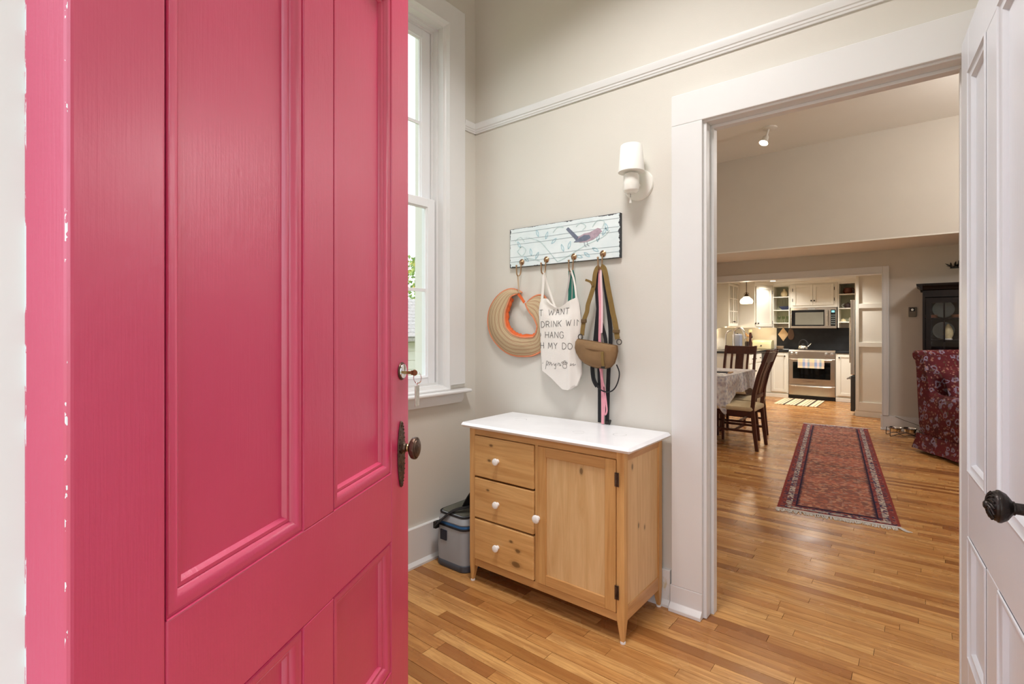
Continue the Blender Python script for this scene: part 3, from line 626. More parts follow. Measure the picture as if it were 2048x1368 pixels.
# ------------------------------------------------------------------ tote bag
TL = [(-1.65, 1.489), (-1.673, 1.468), (-1.681, 1.421), (-1.676, 1.352), (-1.67, 1.278), (-1.668, 1.199), (-1.663, 1.141), (-1.66, 1.089)]
TR = [(-1.43, 1.488), (-1.417, 1.45), (-1.409, 1.395), (-1.405, 1.33), (-1.409, 1.271), (-1.412, 1.22), (-1.405, 1.16), (-1.403, 1.085)]
TOPZ = [(-1.65, 1.489), (-1.624, 1.488), (-1.599, 1.461), (-1.561, 1.436), (-1.524, 1.44), (-1.494, 1.455), (-1.464, 1.472), (-1.43, 1.488)]
BOT = [(-1.66, 1.089), (-1.625, 1.070), (-1.585, 1.045), (-1.549, 1.012), (-1.512, .982), (-1.476, .977), (-1.430, 1.000), (-1.403, 1.06)]
def lin(P, t):
    t = t * (len(P) - 1); i = min(max(int(math.floor(t)), 0), len(P) - 2); u = t - i
    return (P[i][0] * (1 - u) + P[i + 1][0] * u, P[i][1] * (1 - u) + P[i + 1][1] * u)
def coons(u, v):
    a, b, c, d = lin(TOPZ, u), lin(BOT, u), lin(TL, v), lin(TR, v)
    o = []
    for k_ in (0, 1):
        corner = (1 - u) * (1 - v) * TOPZ[0][k_] + u * (1 - v) * TOPZ[-1][k_] + (1 - u) * v * BOT[0][k_] + u * v * BOT[-1][k_]
        o.append((1 - v) * a[k_] + v * b[k_] + (1 - u) * c[k_] + u * d[k_] - corner)
    return o
def tote_y(u, v):
    e = min(1, 5 * u * (1 - u) * 1.1)
    fold = .007 * math.sin(9 * u + 3.5 * v) * e + .010 * math.exp(-((u - .86 + .1 * v) / .05) ** 2) * (.3 + v) + .006 * math.sin(5 * v + 13 * u) * v * e
    drape = .014 * math.exp(-((v - .12) / .1) ** 2) * math.sin(math.pi * u)
    return 2.318 - .030 * math.sqrt(max(0, math.sin(math.pi * u))) * (.5 + .5 * math.sin(math.pi * min(1, .15 + v * .85))) - fold + drape
def tf(u, v): x, z = coons(u, v); return (x, tote_y(u, v), z)
def tb(u, v): x, z = coons(u, v); return (x, max(2.322, tote_y(u, v) + .004 + .022 * math.sin(math.pi * u)), z)
CANVAS = paint('white_canvas', S(236, 231, 224), .85, .03, 8, .25, 300)
tote = thing('tote_bag', 'white canvas tote bag printed with thin dark capitals hanging from two coat hooks', 'bag', (-1.54, 2.31, 1.25))
MB().sheet(tf, tb, 40, 44).build('bag_body', CANVAS, tote, smooth=70)
def strap(nm, pts, w, mat, parent, th=.002, face=(0, -1, 0), k_=4): return MB().flat(smooth_path(pts, k_), w, th, face).build(nm, mat, parent, smooth=40)
strap('strap', [hb[1] + Vector((0, .0, .004)), (-1.652, 2.322, 1.58), (-1.660, 2.318, 1.475)], .016, CANVAS, tote)
strap('strap', [hb[1] + Vector((.003, .004, .003)), (-1.625, 2.332, 1.55), (-1.578, 2.326, 1.44)], .012, CANVAS, tote)
strap('strap', [hb[2] + Vector((.004, 0, .004)), (-1.452, 2.325, 1.57), (-1.434, 2.318, 1.472)], .011, CANVAS, tote)
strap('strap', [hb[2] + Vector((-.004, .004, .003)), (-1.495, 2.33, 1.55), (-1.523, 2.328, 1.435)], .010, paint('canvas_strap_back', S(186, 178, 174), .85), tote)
# stroke lettering, laid on the bag's cloth
FONT = {'A': [[(0, 0), (.5, 1), (1, 0)], [(.2, .38), (.8, .38)]], 'D': [[(0, 0), (0, 1), (.45, 1), (.85, .8), (1, .5), (.85, .2), (.45, 0), (0, 0)]], 'E': [[(1, 0), (0, 0), (0, 1), (1, 1)], [(0, .5), (.8, .5)]],
 'G': [[(1, .82), (.7, 1), (.35, 1), (.05, .75), (0, .5), (.05, .25), (.35, 0), (.7, 0), (1, .18), (1, .48), (.6, .48)]], 'H': [[(0, 0), (0, 1)], [(1, 0), (1, 1)], [(0, .5), (1, .5)]], 'I': [[(.5, 0), (.5, 1)]],
 'J': [[(.8, 1), (.8, .25), (.6, 0), (.25, 0), (0, .2)]], 'K': [[(0, 0), (0, 1)], [(1, 1), (0, .45)], [(.3, .62), (1, 0)]], 'M': [[(0, 0), (.1, 1), (.5, .25), (.9, 1), (1, 0)]], 'N': [[(0, 0), (0, 1), (1, 0), (1, 1)]],
 'O': [[(.5, 0), (.15, .12), (0, .5), (.15, .88), (.5, 1), (.85, .88), (1, .5), (.85, .12), (.5, 0)]], 'R': [[(0, 0), (0, 1), (.6, 1), (.9, .85), (.9, .62), (.6, .48), (0, .48)], [(.5, .48), (1, 0)]],
 'S': [[(1, .85), (.7, 1), (.3, 1), (.05, .8), (.15, .58), (.8, .42), (1, .2), (.75, 0), (.3, 0), (0, .15)]], 'T': [[(0, 1), (1, 1)], [(.5, 1), (.5, 0)]], 'U': [[(0, 1), (0, .25), (.25, 0), (.75, 0), (1, .25), (1, 1)]],
 'W': [[(0, 1), (.25, 0), (.5, .8), (.75, 0), (1, 1)]], 'Y': [[(0, 1), (.5, .5), (1, 1)], [(.5, .5), (.5, 0)]]}
INKT = paint('print_ink', S(74, 72, 74), .8)
def zx_to_uv(x, z):                                            # invert the bag's patch by a few Newton steps
    u, v = (x + 1.67) / .26, (1.47 - z) / .45
    for _ in range(8):
        a = coons(u, v); e = 1e-3; b = coons(u + e, v); c = coons(u, v + e)
        J = ((b[0] - a[0]) / e, (c[0] - a[0]) / e, (b[1] - a[1]) / e, (c[1] - a[1]) / e); D_ = J[0] * J[3] - J[1] * J[2]
        if abs(D_) < 1e-6 or abs(u) > 4 or abs(v) > 4: return 9, 9
        rx, rz = x - a[0], z - a[1]
        u += (rx * J[3] - rz * J[1]) / D_; v += (J[0] * rz - J[2] * rx) / D_
    return u, v
def lay(strokes, w):                                           # strokes in (x,z); kept where they fall on the cloth
    m = MB()
    for st in strokes:
        seg = []
        pts = []
        for (a, b) in zip(st, st[1:]):
            n = max(1, int(math.hypot(b[0] - a[0], b[1] - a[1]) / .006))
            pts += [(a[0] + (b[0] - a[0]) * i / n, a[1] + (b[1] - a[1]) * i / n) for i in range(n)]
        pts.append(st[-1])
        for x, z in pts + [None and 0 or (9, 9)]:
            ok = False
            if x < 5:
                u, v = zx_to_uv(x, z); ok = .025 < u < .975 and .02 < v < .98
            if ok: p = tf(u, v); seg.append((p[0], p[1] - .0012, p[2]))
            else:
                if len(seg) > 1: m.flat(seg, w, .0008)
                seg = []
    return m
def textline(txt, x, z, h, w, gap, slope=0):
    out = []
    for ch in txt:
        if ch == ' ': x += gap * 2.2; continue
        cw = w * (.35 if ch == 'I' else 1.35 if ch in 'WM' else 1)
        out.append([[(x + a * cw, z + b * h + slope * (x + a * cw + 1.6)) for a, b in st] for st in FONT[ch]])
        x += cw + gap
    return out
rows_ = [('JUST WANT', -1.765, 1.394, .033, .024, .0105, .04), ('TO DRINK WINE', -1.735, 1.330, .033, .023, .0095, .04), ('AND HANG', -1.750, 1.272, .033, .024, .0105, .0), ('WITH MY DOG', -1.757, 1.213, .033, .024, .0105, .0)]
for i, a in enumerate(rows_):
    for glyph in textline(*a):
        g_ = lay(glyph, .0021)
        if g_.v: g_.build('letter', INKT, tote)
sc_ = [[(-1.668, 1.135), (-1.655, 1.145), (-1.660, 1.128), (-1.645, 1.132)], [(-1.630, 1.098), (-1.618, 1.145), (-1.604, 1.140), (-1.612, 1.122), (-1.622, 1.124)], [(-1.585, 1.140), (-1.600, 1.138), (-1.598, 1.122), (-1.582, 1.138), (-1.578, 1.122), (-1.568, 1.132)],
       [(-1.562, 1.136), (-1.558, 1.122), (-1.546, 1.136), (-1.552, 1.104), (-1.560, 1.108)], [(-1.536, 1.124), (-1.532, 1.138), (-1.520, 1.134), (-1.524, 1.122), (-1.512, 1.128)], [(-1.452, 1.140), (-1.456, 1.126), (-1.442, 1.138), (-1.444, 1.126), (-1.432, 1.134)]]
for cx0, cz0, r0 in ((-1.490, 1.122, .014), (-1.503, 1.140, .006), (-1.490, 1.146, .006), (-1.477, 1.140, .006)):
    sc_.append([(cx0 + r0 * math.cos(a), cz0 + r0 * .85 * math.sin(a)) for a in [i * math.pi / 6 for i in range(13)]])
for st in sc_: lay([st], .0015).build('script_letter', INKT, tote)
# ------------------------------------------------------------------ green strap
gs = thing('green_strap', 'green webbing loop hung on the third coat hook above the tote bag', 'strap', (-1.475, 2.335, 1.55))
GRN = paint('green_webbing', S(34, 112, 98), .8, .05, 60, .3, 400)
strap('webbing', [hb[2] + Vector((-.006, .006, .004)), (-1.486, 2.336, 1.57), (-1.492, 2.340, 1.455)], .020, GRN, gs)
strap('webbing', [hb[2] + Vector((.006, .003, .004)), (-1.460, 2.336, 1.57), (-1.464, 2.340, 1.455)], .020, GRN, gs)
# ------------------------------------------------------------------ leashes and belt bag
def P3(l, y): return [(x, y, z) for x, z in l]
BK = paint('black_webbing', S(26, 26, 30), .75, .1, 60, .3, 400); PK_ = paint('pink_webbing', S(232, 158, 172), .75, .05, 60, .3, 400)
bl = thing('dog_leash', 'black webbing dog leash hanging from the coat rack down to the cabinet top', 'leash', (-1.30, 2.34, 1.25))
strap('webbing', P3([(-1.318, 1.636), (-1.325, 1.594), (-1.322, 1.512), (-1.314, 1.417), (-1.291, 1.335), (-1.272, 1.268), (-1.268, 1.2)], 2.335), .020, BK, bl)
strap('webbing', P3([(-1.318, 1.46), (-1.329, 1.363), (-1.341, 1.253), (-1.353, 1.157), (-1.357, 1.109), (-1.349, 1.054), (-1.329, 1.021)], 2.350), .024, BK, bl)
strap('webbing', P3([(-1.287, 1.633), (-1.281, 1.565), (-1.268, 1.476), (-1.257, 1.395), (-1.249, 1.322), (-1.249, 1.235), (-1.258, 1.12), (-1.262, 1.026), (-1.264, .95), (-1.268, .846)], 2.343), .022, BK, bl)
strap('webbing', P3([(-1.322, 1.62), (-1.322, 1.499), (-1.327, 1.363), (-1.327, 1.226), (-1.322, 1.117), (-1.319, 1.021), (-1.319, .834)], 2.356), .018, BK, bl)
MB().tube(smooth_path(P3([(-1.340, 1.119), (-1.334, 1.071), (-1.321, 1.042), (-1.298, 1.016), (-1.264, 1.002), (-1.231, 1.005), (-1.205, 1.027), (-1.187, 1.067), (-1.183, 1.106), (-1.198, 1.142)], 2.312), 3), .0035, 6).build('cord_loop', BK, bl, smooth=60)
MB().box(-1.275, 2.332, .833, -1.258, 2.348, .852).cyl((-1.252, 2.335, .834), (-1.244, 2.335, .858), .006, n=10).build('snap_clip', BLACK, bl, bevel=.002)
pk = thing('dog_leash', 'pink webbing dog leash hanging behind the brown belt bag', 'leash', (-1.29, 2.33, 1.25))
strap('webbing', P3([(-1.303, 1.64), (-1.301, 1.599), (-1.303, 1.532), (-1.298, 1.43), (-1.3, 1.328), (-1.301, 1.247), (-1.293, 1.119), (-1.286, 1.025), (-1.284, .924), (-1.284, .834)], 2.327), .015, PK_, pk)
strap('webbing', P3([(-1.293, 1.633), (-1.291, 1.56), (-1.286, 1.48), (-1.285, 1.38), (-1.288, 1.30)], 2.323), .010, paint('pale_pink_webbing', S(240, 206, 212), .75), pk)
strap('handle_loop', P3([(-1.295, 1.119), (-1.282, 1.066), (-1.268, 1.013), (-1.259, .947), (-1.255, .907), (-1.263, .885), (-1.269, .895), (-1.268, .946), (-1.273, 1.026)], 2.318), .008, PK_, pk)
TAN = paint('tan_canvas', S(134, 104, 70), .85, .10, 14, .35, 240); OLV = paint('olive_webbing', S(128, 102, 52), .8, .06, 60, .3, 400)
PKO = [(-1.409, 1.267), (-1.33, 1.258), (-1.255, 1.247), (-1.185, 1.237), (-1.183, 1.211), (-1.188, 1.185), (-1.2, 1.149), (-1.218, 1.131), (-1.247, 1.123), (-1.3, 1.124), (-1.338, 1.133), (-1.369, 1.145), (-1.397, 1.168), (-1.415, 1.194), (-1.425, 1.222), (-1.421, 1.253)]
bb_ = thing('belt_bag', 'half-moon tan canvas belt bag on an olive strap hanging from the coat rack', 'bag', (-1.30, 2.30, 1.2))
cxp, czp = -1.305, 1.205
def ringp(s, y): return [(cxp + (x - cxp) * s, y, czp + (z - czp) * s) for x, z in PKO]
MB().rings([ringp(.90, 2.316), ringp(1, 2.302), ringp(1.0, 2.290), ringp(.96, 2.276), ringp(.80, 2.266), ringp(.4, 2.261)]).build('pouch', TAN, bb_, smooth=50)
MB().tube([(cxp + (x - cxp) * 1.0, 2.290, czp + (z - czp) * 1.0) for x, z in PKO], .0035, 6, loop=True).build('piping', paint('dark_tan_piping', S(108, 80, 50), .8), bb_, smooth=60)
MB().sheet(lambda u, v: (-1.414 + .228 * u, 2.290 - .034 * math.sin(math.pi * (.12 + .76 * u)) * math.sin(math.pi / 2 * min(1, .25 + v)), 1.265 - .029 * u - .036 * v * (1 - .12 * u)), lambda u, v: (-1.414 + .228 * u, 2.293 - .030 * math.sin(math.pi * (.12 + .76 * u)) * math.sin(math.pi / 2 * min(1, .25 + v)), 1.265 - .029 * u - .036 * v * (1 - .12 * u)), 14, 4).build('zip_flap', TAN, bb_, smooth=50)
strap('zip_pull', [(-1.248, 2.258, 1.207), (-1.247, 2.257, 1.17), (-1.245, 2.262, 1.132)], .015, OLV, bb_, .003)
bx('pull_end', BLACK, bb_, -1.256, 2.258, 1.124, -1.236, 2.264, 1.134)
s1 = strap('shoulder_strap', [(-1.390, 2.300, 1.287), (-1.387, 2.302, 1.322), (-1.379, 2.304, 1.37), (-1.364, 2.306, 1.41), (-1.360, 2.308, 1.444), (-1.344, 2.31, 1.491), (-1.329, 2.312, 1.538), (-1.322, 2.314, 1.598), (-1.313, 2.318, 1.629), (-1.298, 2.32, 1.640)], .024, OLV, bb_, .003)
s2 = strap('shoulder_strap', [(-1.186, 2.300, 1.270), (-1.191, 2.302, 1.29), (-1.194, 2.304, 1.308), (-1.205, 2.306, 1.361), (-1.216, 2.308, 1.4), (-1.231, 2.31, 1.467), (-1.245, 2.312, 1.527), (-1.259, 2.314, 1.594), (-1.272, 2.318, 1.629), (-1.29, 2.32, 1.641)], .027, OLV, bb_, .003)
strap('strap_tail', [(-1.329, 2.306, 1.541), (-1.340, 2.302, 1.562), (-1.367, 2.296, 1.574)], .012, OLV, bb_, .003)
bx('buckle', paint('brown_buckle', S(96, 74, 44), .5), s1, -1.395, 2.295, 1.352, -1.364, 2.306, 1.372, bevel=.003)
bx('buckle', paint('brown_buckle_b', S(104, 80, 46), .5), s2, -1.212, 2.295, 1.300, -1.176, 2.308, 1.318, bevel=.003)
for (x, z) in ((-1.398, 1.279), (-1.176, 1.256)):
    MB().tube([(x + .013 * math.cos(a), 2.297, z + .013 * math.sin(a)) for a in [i * math.pi / 8 for i in range(16)]], .003, 6, loop=True).build('ring', paint('gunmetal', S(110, 108, 104), .3, metal=.9), bb_, smooth=60)
# ------------------------------------------------------------------ cooler
GREYF = paint('grey_cooler_shell', S(158, 164, 170), .55, .04, 10); DKG = paint('dark_grey_base', S(72, 78, 88), .6); NAVY = paint('navy_patch', S(30, 34, 48), .6); BLUE = paint('blue_zip_tape', S(46, 98, 150), .6)
co = thing('soft_cooler', 'grey soft cooler with black strap and blue zip standing beside the pine cabinet', 'cooler', (-2.03, 2.12, 0))
def rrect(cx, cy, hx, hy, r, z, n=6):
    o = []
    for qx, qy, a0 in ((1, 1, 0), (-1, 1, 90), (-1, -1, 180), (1, -1, 270)):
        for i in range(n + 1):
            a = R(a0 + 90 * i / n); o.append((cx + qx * (hx - r) + r * math.cos(a), cy + qy * (hy - r) + r * math.sin(a), z))
    return o
CX, CY, HXc, HYc = -2.035, 2.125, .122, .155
def ring_(z, g=0, r=.05): return rrect(CX, CY, HXc + g, HYc + g, r, z)
MB().rings([ring_(.0, -.004), ring_(.006), ring_(.034), ring_(.038, -.003)]).build('base', DKG, co, smooth=40)
MB().rings([ring_(.036, -.003), ring_(.10, .0), ring_(.225, -.004)]).build('shell', GREYF, co, smooth=40)
MB().rings([ring_(.225, -.001), ring_(.230, .001), ring_(.236, -.001)]).build('zip_band', BK, co, smooth=40)
MB().rings([ring_(.236, -.004), ring_(.250, -.006)]).build('zip_tape', BLUE, co, smooth=40)
lid = MB().rings([ring_(.250, -.006), ring_(.256, -.003), ring_(.290, -.012), ring_(.298, -.022)]).build('lid', GREYF, co, smooth=40)
MB().tube(rrect(CX, CY, HXc - .014, HYc - .014, .045, .293), .006, 6, loop=True).build('lid_piping', BK, lid, smooth=60)
MB().prism([(p[0], p[1]) for p in rrect(CX, CY, HXc - .024, HYc - .024, .035, 0)], 'Z', .297, .302).build('lid_panel', paint('olive_grey_lid', S(96, 98, 88), .8), lid)
bx('patch', NAVY, co, CX - .070, CY - HYc - .005, .150, CX - .022, CY - HYc + .004, .205, bevel=.002)
bx('buckle', BLACK, co, CX - .118, CY - HYc - .014, .200, CX - .095, CY - HYc + .02, .238, bevel=.004)
MB().ribbon(smooth_path([(CX - .105, CY - HYc - .012, .215), (CX - .06, CY - HYc - .012, .255), (CX + .0, CY - .13, .312), (CX + .06, CY - .06, .33), (CX + .10, CY + .02, .335)], 5), (.5, -.5, 0), .034, .004).build('shoulder_strap', BK, co, smooth=40)
MB().ribbon(smooth_path([(CX - .045, CY + .02, .302), (CX - .02, CY + .03, .35), (CX + .03, CY + .05, .392), (CX + .07, CY + .06, .37), (CX + .09, CY + .07, .302)], 5), (.3, 1, 0), .03, .005).build('carry_handle', BK, co, smooth=40)
MB().ribbon(smooth_path([(CX + .0, CY - .02, .302), (CX + .03, CY + .0, .37), (CX + .07, CY + .01, .41), (CX + .12, CY + .02, .33)], 5), (.4, 1, 0), .06, .008).build('shoulder_pad', BK, co, smooth=40)
# ------------------------------------------------------------------ entry fill lamp (above the frame), added to balance the daylight
el = thing('entry_fill_lamp', 'added unseen flush white fill lamp of the entry', 'fill lamp', (-.95, 1.25, 3.62))
MB().lathe([(.26, 3.62), (.26, 3.59), (.25, 3.58), (0, 3.58)], (-.95, 1.25, 0), n=40).build('canopy', TRIM, el, smooth=30)
MB().lathe([(.245, 3.58), (.24, 3.53), (.17, 3.475), (0, 3.46)], (-.95, 1.25, 0), n=40).build('diffuser', emit('fill_lamp_diffuser', (1, .97, .93), .6), el, smooth=40)
# ------------------------------------------------------------------ dining windows (beside the view)
for n_, (xw, s) in enumerate(((-2.73, 1), (2.5, -1))):
    w_ = bpy.data.objects.new('window_%d' % (n_ + 2), None); COL.objects.link(w_); w_.location = (xw, 4.6, 0); w_['kind'] = 'structure'
    bx('frame', TRIM, w_, xw - .04, 3.95, 1.0, xw + .04, 4.01, 2.2); bx('frame', TRIM, w_, xw - .04, 5.19, 1.0, xw + .04, 5.25, 2.2)
    bx('frame', TRIM, w_, xw - .04, 4.01, 1.0, xw + .04, 5.19, 1.06); bx('frame', TRIM, w_, xw - .04, 4.01, 2.14, xw + .04, 5.19, 2.2)
    bx('mullion', TRIM, w_, xw - .03, 4.57, 1.06, xw + .03, 4.63, 2.14)
    bx('pane', GLASS, w_, xw - .004, 4.01, 1.06, xw + .004, 4.57, 2.14); bx('pane', GLASS, w_, xw - .004, 4.63, 1.06, xw + .004, 5.19, 2.14)
# ------------------------------------------------------------------ runner rug
def rug_mat():
    m = N('runner_pattern'); c = m.coord(); x, y, z = m.sep(c)
    ax = m.math('ABSOLUTE', x); ay = m.math('ABSOLUTE', y)
    e = m.math('MINIMUM', m.math('SUBTRACT', .365, ax), m.math('SUBTRACT', 1.99, ay))      # distance from the edge
    field = m.voro(m.map(c, (1, 1, 1)), 40, 'F1', 'Color'); fb = m.n('ShaderNodeSeparateColor'); m.l(field, fb.inputs[0])
    spots = m.ramp(fb.outputs[0], [(0, S(56, 46, 62)), (.3, S(136, 72, 64)), (.55, S(170, 104, 86)), (.72, S(194, 150, 124)), (.86, S(152, 134, 130)), (.95, S(64, 54, 70))], 'CONSTANT')
    body = m.mix(.72, S(166, 102, 84), spots)
    band = m.ramp(m.noise(m.map(c, (.15, 1, 1)), 3.2, 2), [(.4, S(122, 92, 74)), (.6, S(186, 120, 96))]); body = m.mix(.38, body, band)
    bord = m.voro(m.map(c, (1, 1, 1)), 62, 'F1', 'Color'); bs = m.n('ShaderNodeSeparateColor'); m.l(bord, bs.inputs[0])
    bcol = m.ramp(bs.outputs[1], [(0, S(150, 138, 134)), (.4, S(188, 170, 156)), (.62, S(116, 66, 66)), (.8, S(70, 62, 86))], 'CONSTANT')
    rcol = m.ramp(bs.outputs[0], [(0, S(120, 56, 56)), (.5, S(146, 84, 74)), (.75, S(66, 52, 70))], 'CONSTANT')
    saw = m.math('MULTIPLY', m.math('FRACT', m.math('MULTIPLY', y, 26)), .022)
    col = m.mix(m.math('GREATER_THAN', e, .014), S(128, 56, 50), rcol)
    col = m.mix(m.math('GREATER_THAN', e, .048), col, bcol)
    col = m.mix(m.math('GREATER_THAN', e, .088), col, rcol)
    col = m.mix(m.math('GREATER_THAN', e, .112), col, S(40, 30, 50))
    col = m.mix(m.math('GREATER_THAN', e, m.math('ADD', .120, saw)), col, body)
    m.bump(m.noise(c, 400, 2), .3, .003)
    return m.out(col, .95, 0, .1)
rug = thing('runner_rug', 'long faded red patterned runner rug with white fringe on the wooden floor', 'rug', (-.72, 6.17, 0), math.atan2(.118, .993))
MB().sheet(lambda u, v: (-.367 + .734 * u, -1.99 + 3.98 * v, .007 + .001 * math.sin(11 * v)), lambda u, v: (-.367 + .734 * u, -1.99 + 3.98 * v, .0005), 6, 40).build('pile', rug_mat(), rug, world=False)
q = random.Random(5)
for s in (-1, 1):
    m = MB(); 
    for i in range(150):
        x = -.372 + .744 * i / 149; L = q.uniform(.035, .062); dx = q.uniform(-.014, .018) + (.05 if i > 143 else 0)
        m.ribbon([(x, s * 1.985, .006), (x + dx * .4, s * (1.99 + L * .5), .004), (x + dx, s * (1.99 + L), .0022)], (1, 0, 0), .0045, .0015)
    m.box(-.367, min(s * 1.975, s * 1.995), .001, .367, max(s * 1.975, s * 1.995), .0085)
    m.build('fringe', paint('wool_fringe', S(206, 200, 194), .95, .06, 40), rug, world=False, kind='stuff')
# ------------------------------------------------------------------ dining table, cloth, chairs
MAH = wood('mahogany_stain', S(92, 44, 30), S(62, 28, 20), 'Z', .3, 1, rnd=.05); MAHX = wood('mahogany_stain_cross', S(92, 44, 30), S(62, 28, 20), 'Y', .3, 1, rnd=.05)
SEAT = paint('beige_seat_fabric', S(206, 186, 150), .85, .05, 30, .2, 300)
TX0, TX1, TY0, TY1, TZ = -2.60, -1.735, 5.93, 7.15, .785
tb_ = thing('dining_table', 'rectangular dining table under a white patterned cloth', 'table', (-2.17, 6.54, 0))
bx('table_top', MAHX, tb_, TX0, TY0, TZ - .03, TX1, TY1, TZ)
for x in (TX0 + .3, TX1 - .34):
    for y in (TY0 + .30, TY1 - .30): MB().cyl((x, y, 0), (x, y, TZ - .03), .025, .04, n=12).build('leg', MAH, tb_, smooth=40)
bx('apron', MAHX, tb_, TX0 + .3, TY0 + .3, TZ - .12, TX1 - .34, TY1 - .3, TZ - .03)
def cloth_mat():
    m = N('printed_cloth'); c = m.coord(); d = m.voro(c, 30, 'SMOOTH_F1'); n_ = m.noise(c, 16, 3)
    col = m.ramp(d, [(.0, S(150, 158, 188)), (.28, S(196, 192, 196)), (.5, S(226, 222, 218))])
    col = m.mix(m.ramp(n_, [(.5, 0.0), (.6, .45)]), col, S(176, 150, 146)); return m.out(col, .9)
per = []; nX, nY = 44, 30
for i in range(nX): per.append((TX0 + (TX1 - TX0) * i / nX, TY0, 0, -1))
for i in range(nY): per.append((TX1, TY0 + (TY1 - TY0) * i / nY, 1, 0))
for i in range(nX): per.append((TX1 - (TX1 - TX0) * i / nX, TY1, 0, 1))
for i in range(nY): per.append((TX0, TY1 - (TY1 - TY0) * i / nY, -1, 0))
def cring(v, g=0.0):
    o = []
    for i, (x, y, nx, ny) in enumerate(per):
        dc = min(math.hypot(x - a, y - b) for a in (TX0, TX1) for b in (TY0, TY1)); cn = math.exp(-(dc / .13) ** 2)
        fx = (x - (TX0 + TX1) / 2) / abs((TX1 - TX0) / 2); fy = (y - (TY0 + TY1) / 2) / abs((TY1 - TY0) / 2)
        drop = (.215 + .20 * cn + .008 * math.sin(i * .9)) * v
        w = (.012 + .016 * v) * (1 + .6 * math.sin(i * .55) * v)
        ox, oy = (nx, ny) if cn < .25 else (fx * .75, fy * .75)
        o.append((x + ox * (w + g), y + oy * (w + g), TZ + .004 - drop + g * 0))
    return o
tc = MB(); N0 = len(per)
tc.rings([cring(v) for v in (0, .05, .3, .6, 1)] + [cring(v, -.003) for v in (1, .6, .3, .05)], cap=False)
tc.add([(p[0], p[1], TZ + .006) for p in cring(0)], [tuple(range(N0))])
tag(tc.build('tablecloth', cloth_mat(), smooth=50), 'white cloth with grey print draped over the dining table', 'tablecloth')
def make_chair():
    t = thing('dining_chair', 'x', 'chair')
    post = [(-.245, 0), (-.222, .2), (-.200, .44), (-.215, .62), (-.262, .82), (-.352, 1.075)]
    w2 = .02
    def postpoly():
        return [(x - w2 * (1 if z > .1 else .8), z) for x, z in post] + [(x + w2 * (1 if z > .1 else .8), z) for x, z in reversed(post)]
    for s in (-1, 1):
        MB().prism(postpoly(), 'Y', s * .205 - .017, s * .205 + .017).build('rear_leg', MAH, t, world=False, bevel=.004)
        MB().rings([[(.215, s * .2 - .013, 0), (.24, s * .2 - .013, 0), (.24, s * .2 + .013, 0), (.215, s * .2 + .013, 0)], [(.205, s * .2 - .02, .42), (.245, s * .2 - .02, .42), (.245, s * .2 + .02, .42), (.205, s * .2 + .02, .42)]]).build('leg', MAH, t, world=False)
        MB().box(-.21, s * .2 - .009, .19, .22, s * .2 + .009, .215).build('stretcher', MAHX, t, world=False)
        MB().box(-.2, s * .2 - .012, .365, .225, s * .2 + .012, .43).build('apron', MAHX, t, world=False)
    MB().box(.21, -.19, .365, .235, .19, .43).build('apron', MAHX, t, world=False)
    MB().box(-.02, -.2, .19, .0, .2, .21).build('cross_stretcher', MAHX, t, world=False)
    MB().rings([rrect(.015, 0, .235, .222, .04, .425), rrect(.015, 0, .245, .232, .05, .445), rrect(.015, 0, .240, .226, .05, .47), rrect(.015, 0, .2, .18, .05, .482)]).build('seat', SEAT, t, world=False, smooth=45)
    def bk(z):
        for (a, b), (c, d) in zip(post, post[1:]):
            if b <= z <= d: return a + (c - a) * (z - b) / (d - b)
    def back(nm, y0, y1, z0, z1, th=.018, arch=0):
        m = MB(); n = 8
        m.rings([[(bk(z) - th / 2 - .012 * math.sin(math.pi * (j / 6)) * (y1 - y0) / .4, y0 + (y1 - y0) * j / 6, z) for j in range(7)] + [(bk(z) + th / 2 - .012 * math.sin(math.pi * (j / 6)) * (y1 - y0) / .4, y0 + (y1 - y0) * j / 6, z) for j in range(6, -1, -1)] for z in [z0 + (z1 - z0) * i / n for i in range(n + 1)]])
        return m.build(nm, MAH, t, world=False, smooth=40)
    back('top_rail', -.19, .19, .955, 1.068, .024); back('lower_rail', -.19, .19, .56, .60, .02)
    back('splat', -.055, .055, .6, .955); back('slat', -.125, -.095, .6, .955, .014); back('slat', .095, .125, .6, .955, .014)
    return t
ch0 = make_chair()
chairs = [(-1.655, 6.15, 180, 'dark wooden dining chair with beige seat on the runner side, beside the hanging cloth corner'), (-1.775, 6.745, 180, 'dark wooden dining chair with beige seat on the runner side, further along towards the kitchen'),
          (-2.13, 7.70, -90, 'dark wooden dining chair with slatted back between the table and the kitchen'), (-1.99, 5.47, 90, 'dark wooden dining chair partly hidden behind the doorway casing')]
for i, (x, y, a, lab) in enumerate(chairs):
    c = ch0 if i == 0 else copy_tree(ch0)
    c.location = (x, y, 0); c.rotation_euler = (0, 0, R(a)); tag(c, lab, 'chair', 'dining chairs around the table')
tz = TZ + .0065
mg = thing('magazine', 'white magazine with dark and pink cover picture on the dining table', 'magazine', (-1.95, 6.15, tz), R(8))
MB().box(-.14, -.10, 0, .14, .10, .007).build('pages', paint('magazine_paper', S(232, 230, 228), .5), mg, world=False)
mm = N('cover_print'); mc_ = mm.coord(); MB().box(-.12, -.08, .007, .08, .06, .0078).build('cover_picture', mm.out(mm.ramp(mm.noise(mc_, 22, 2), [(.4, S(40, 46, 66)), (.5, S(200, 130, 140)), (.6, S(230, 226, 226))], 'CONSTANT'), .4), mg, world=False)
tbt = thing('tablet', 'dark tablet in a folder lying beside the magazine on the dining table', 'tablet', (-1.96, 6.40, tz), R(4))
MB().box(-.16, -.09, 0, .13, .09, .014).build('cover', paint('dark_cover', S(40, 42, 54), .5), tbt, world=False, bevel=.003)
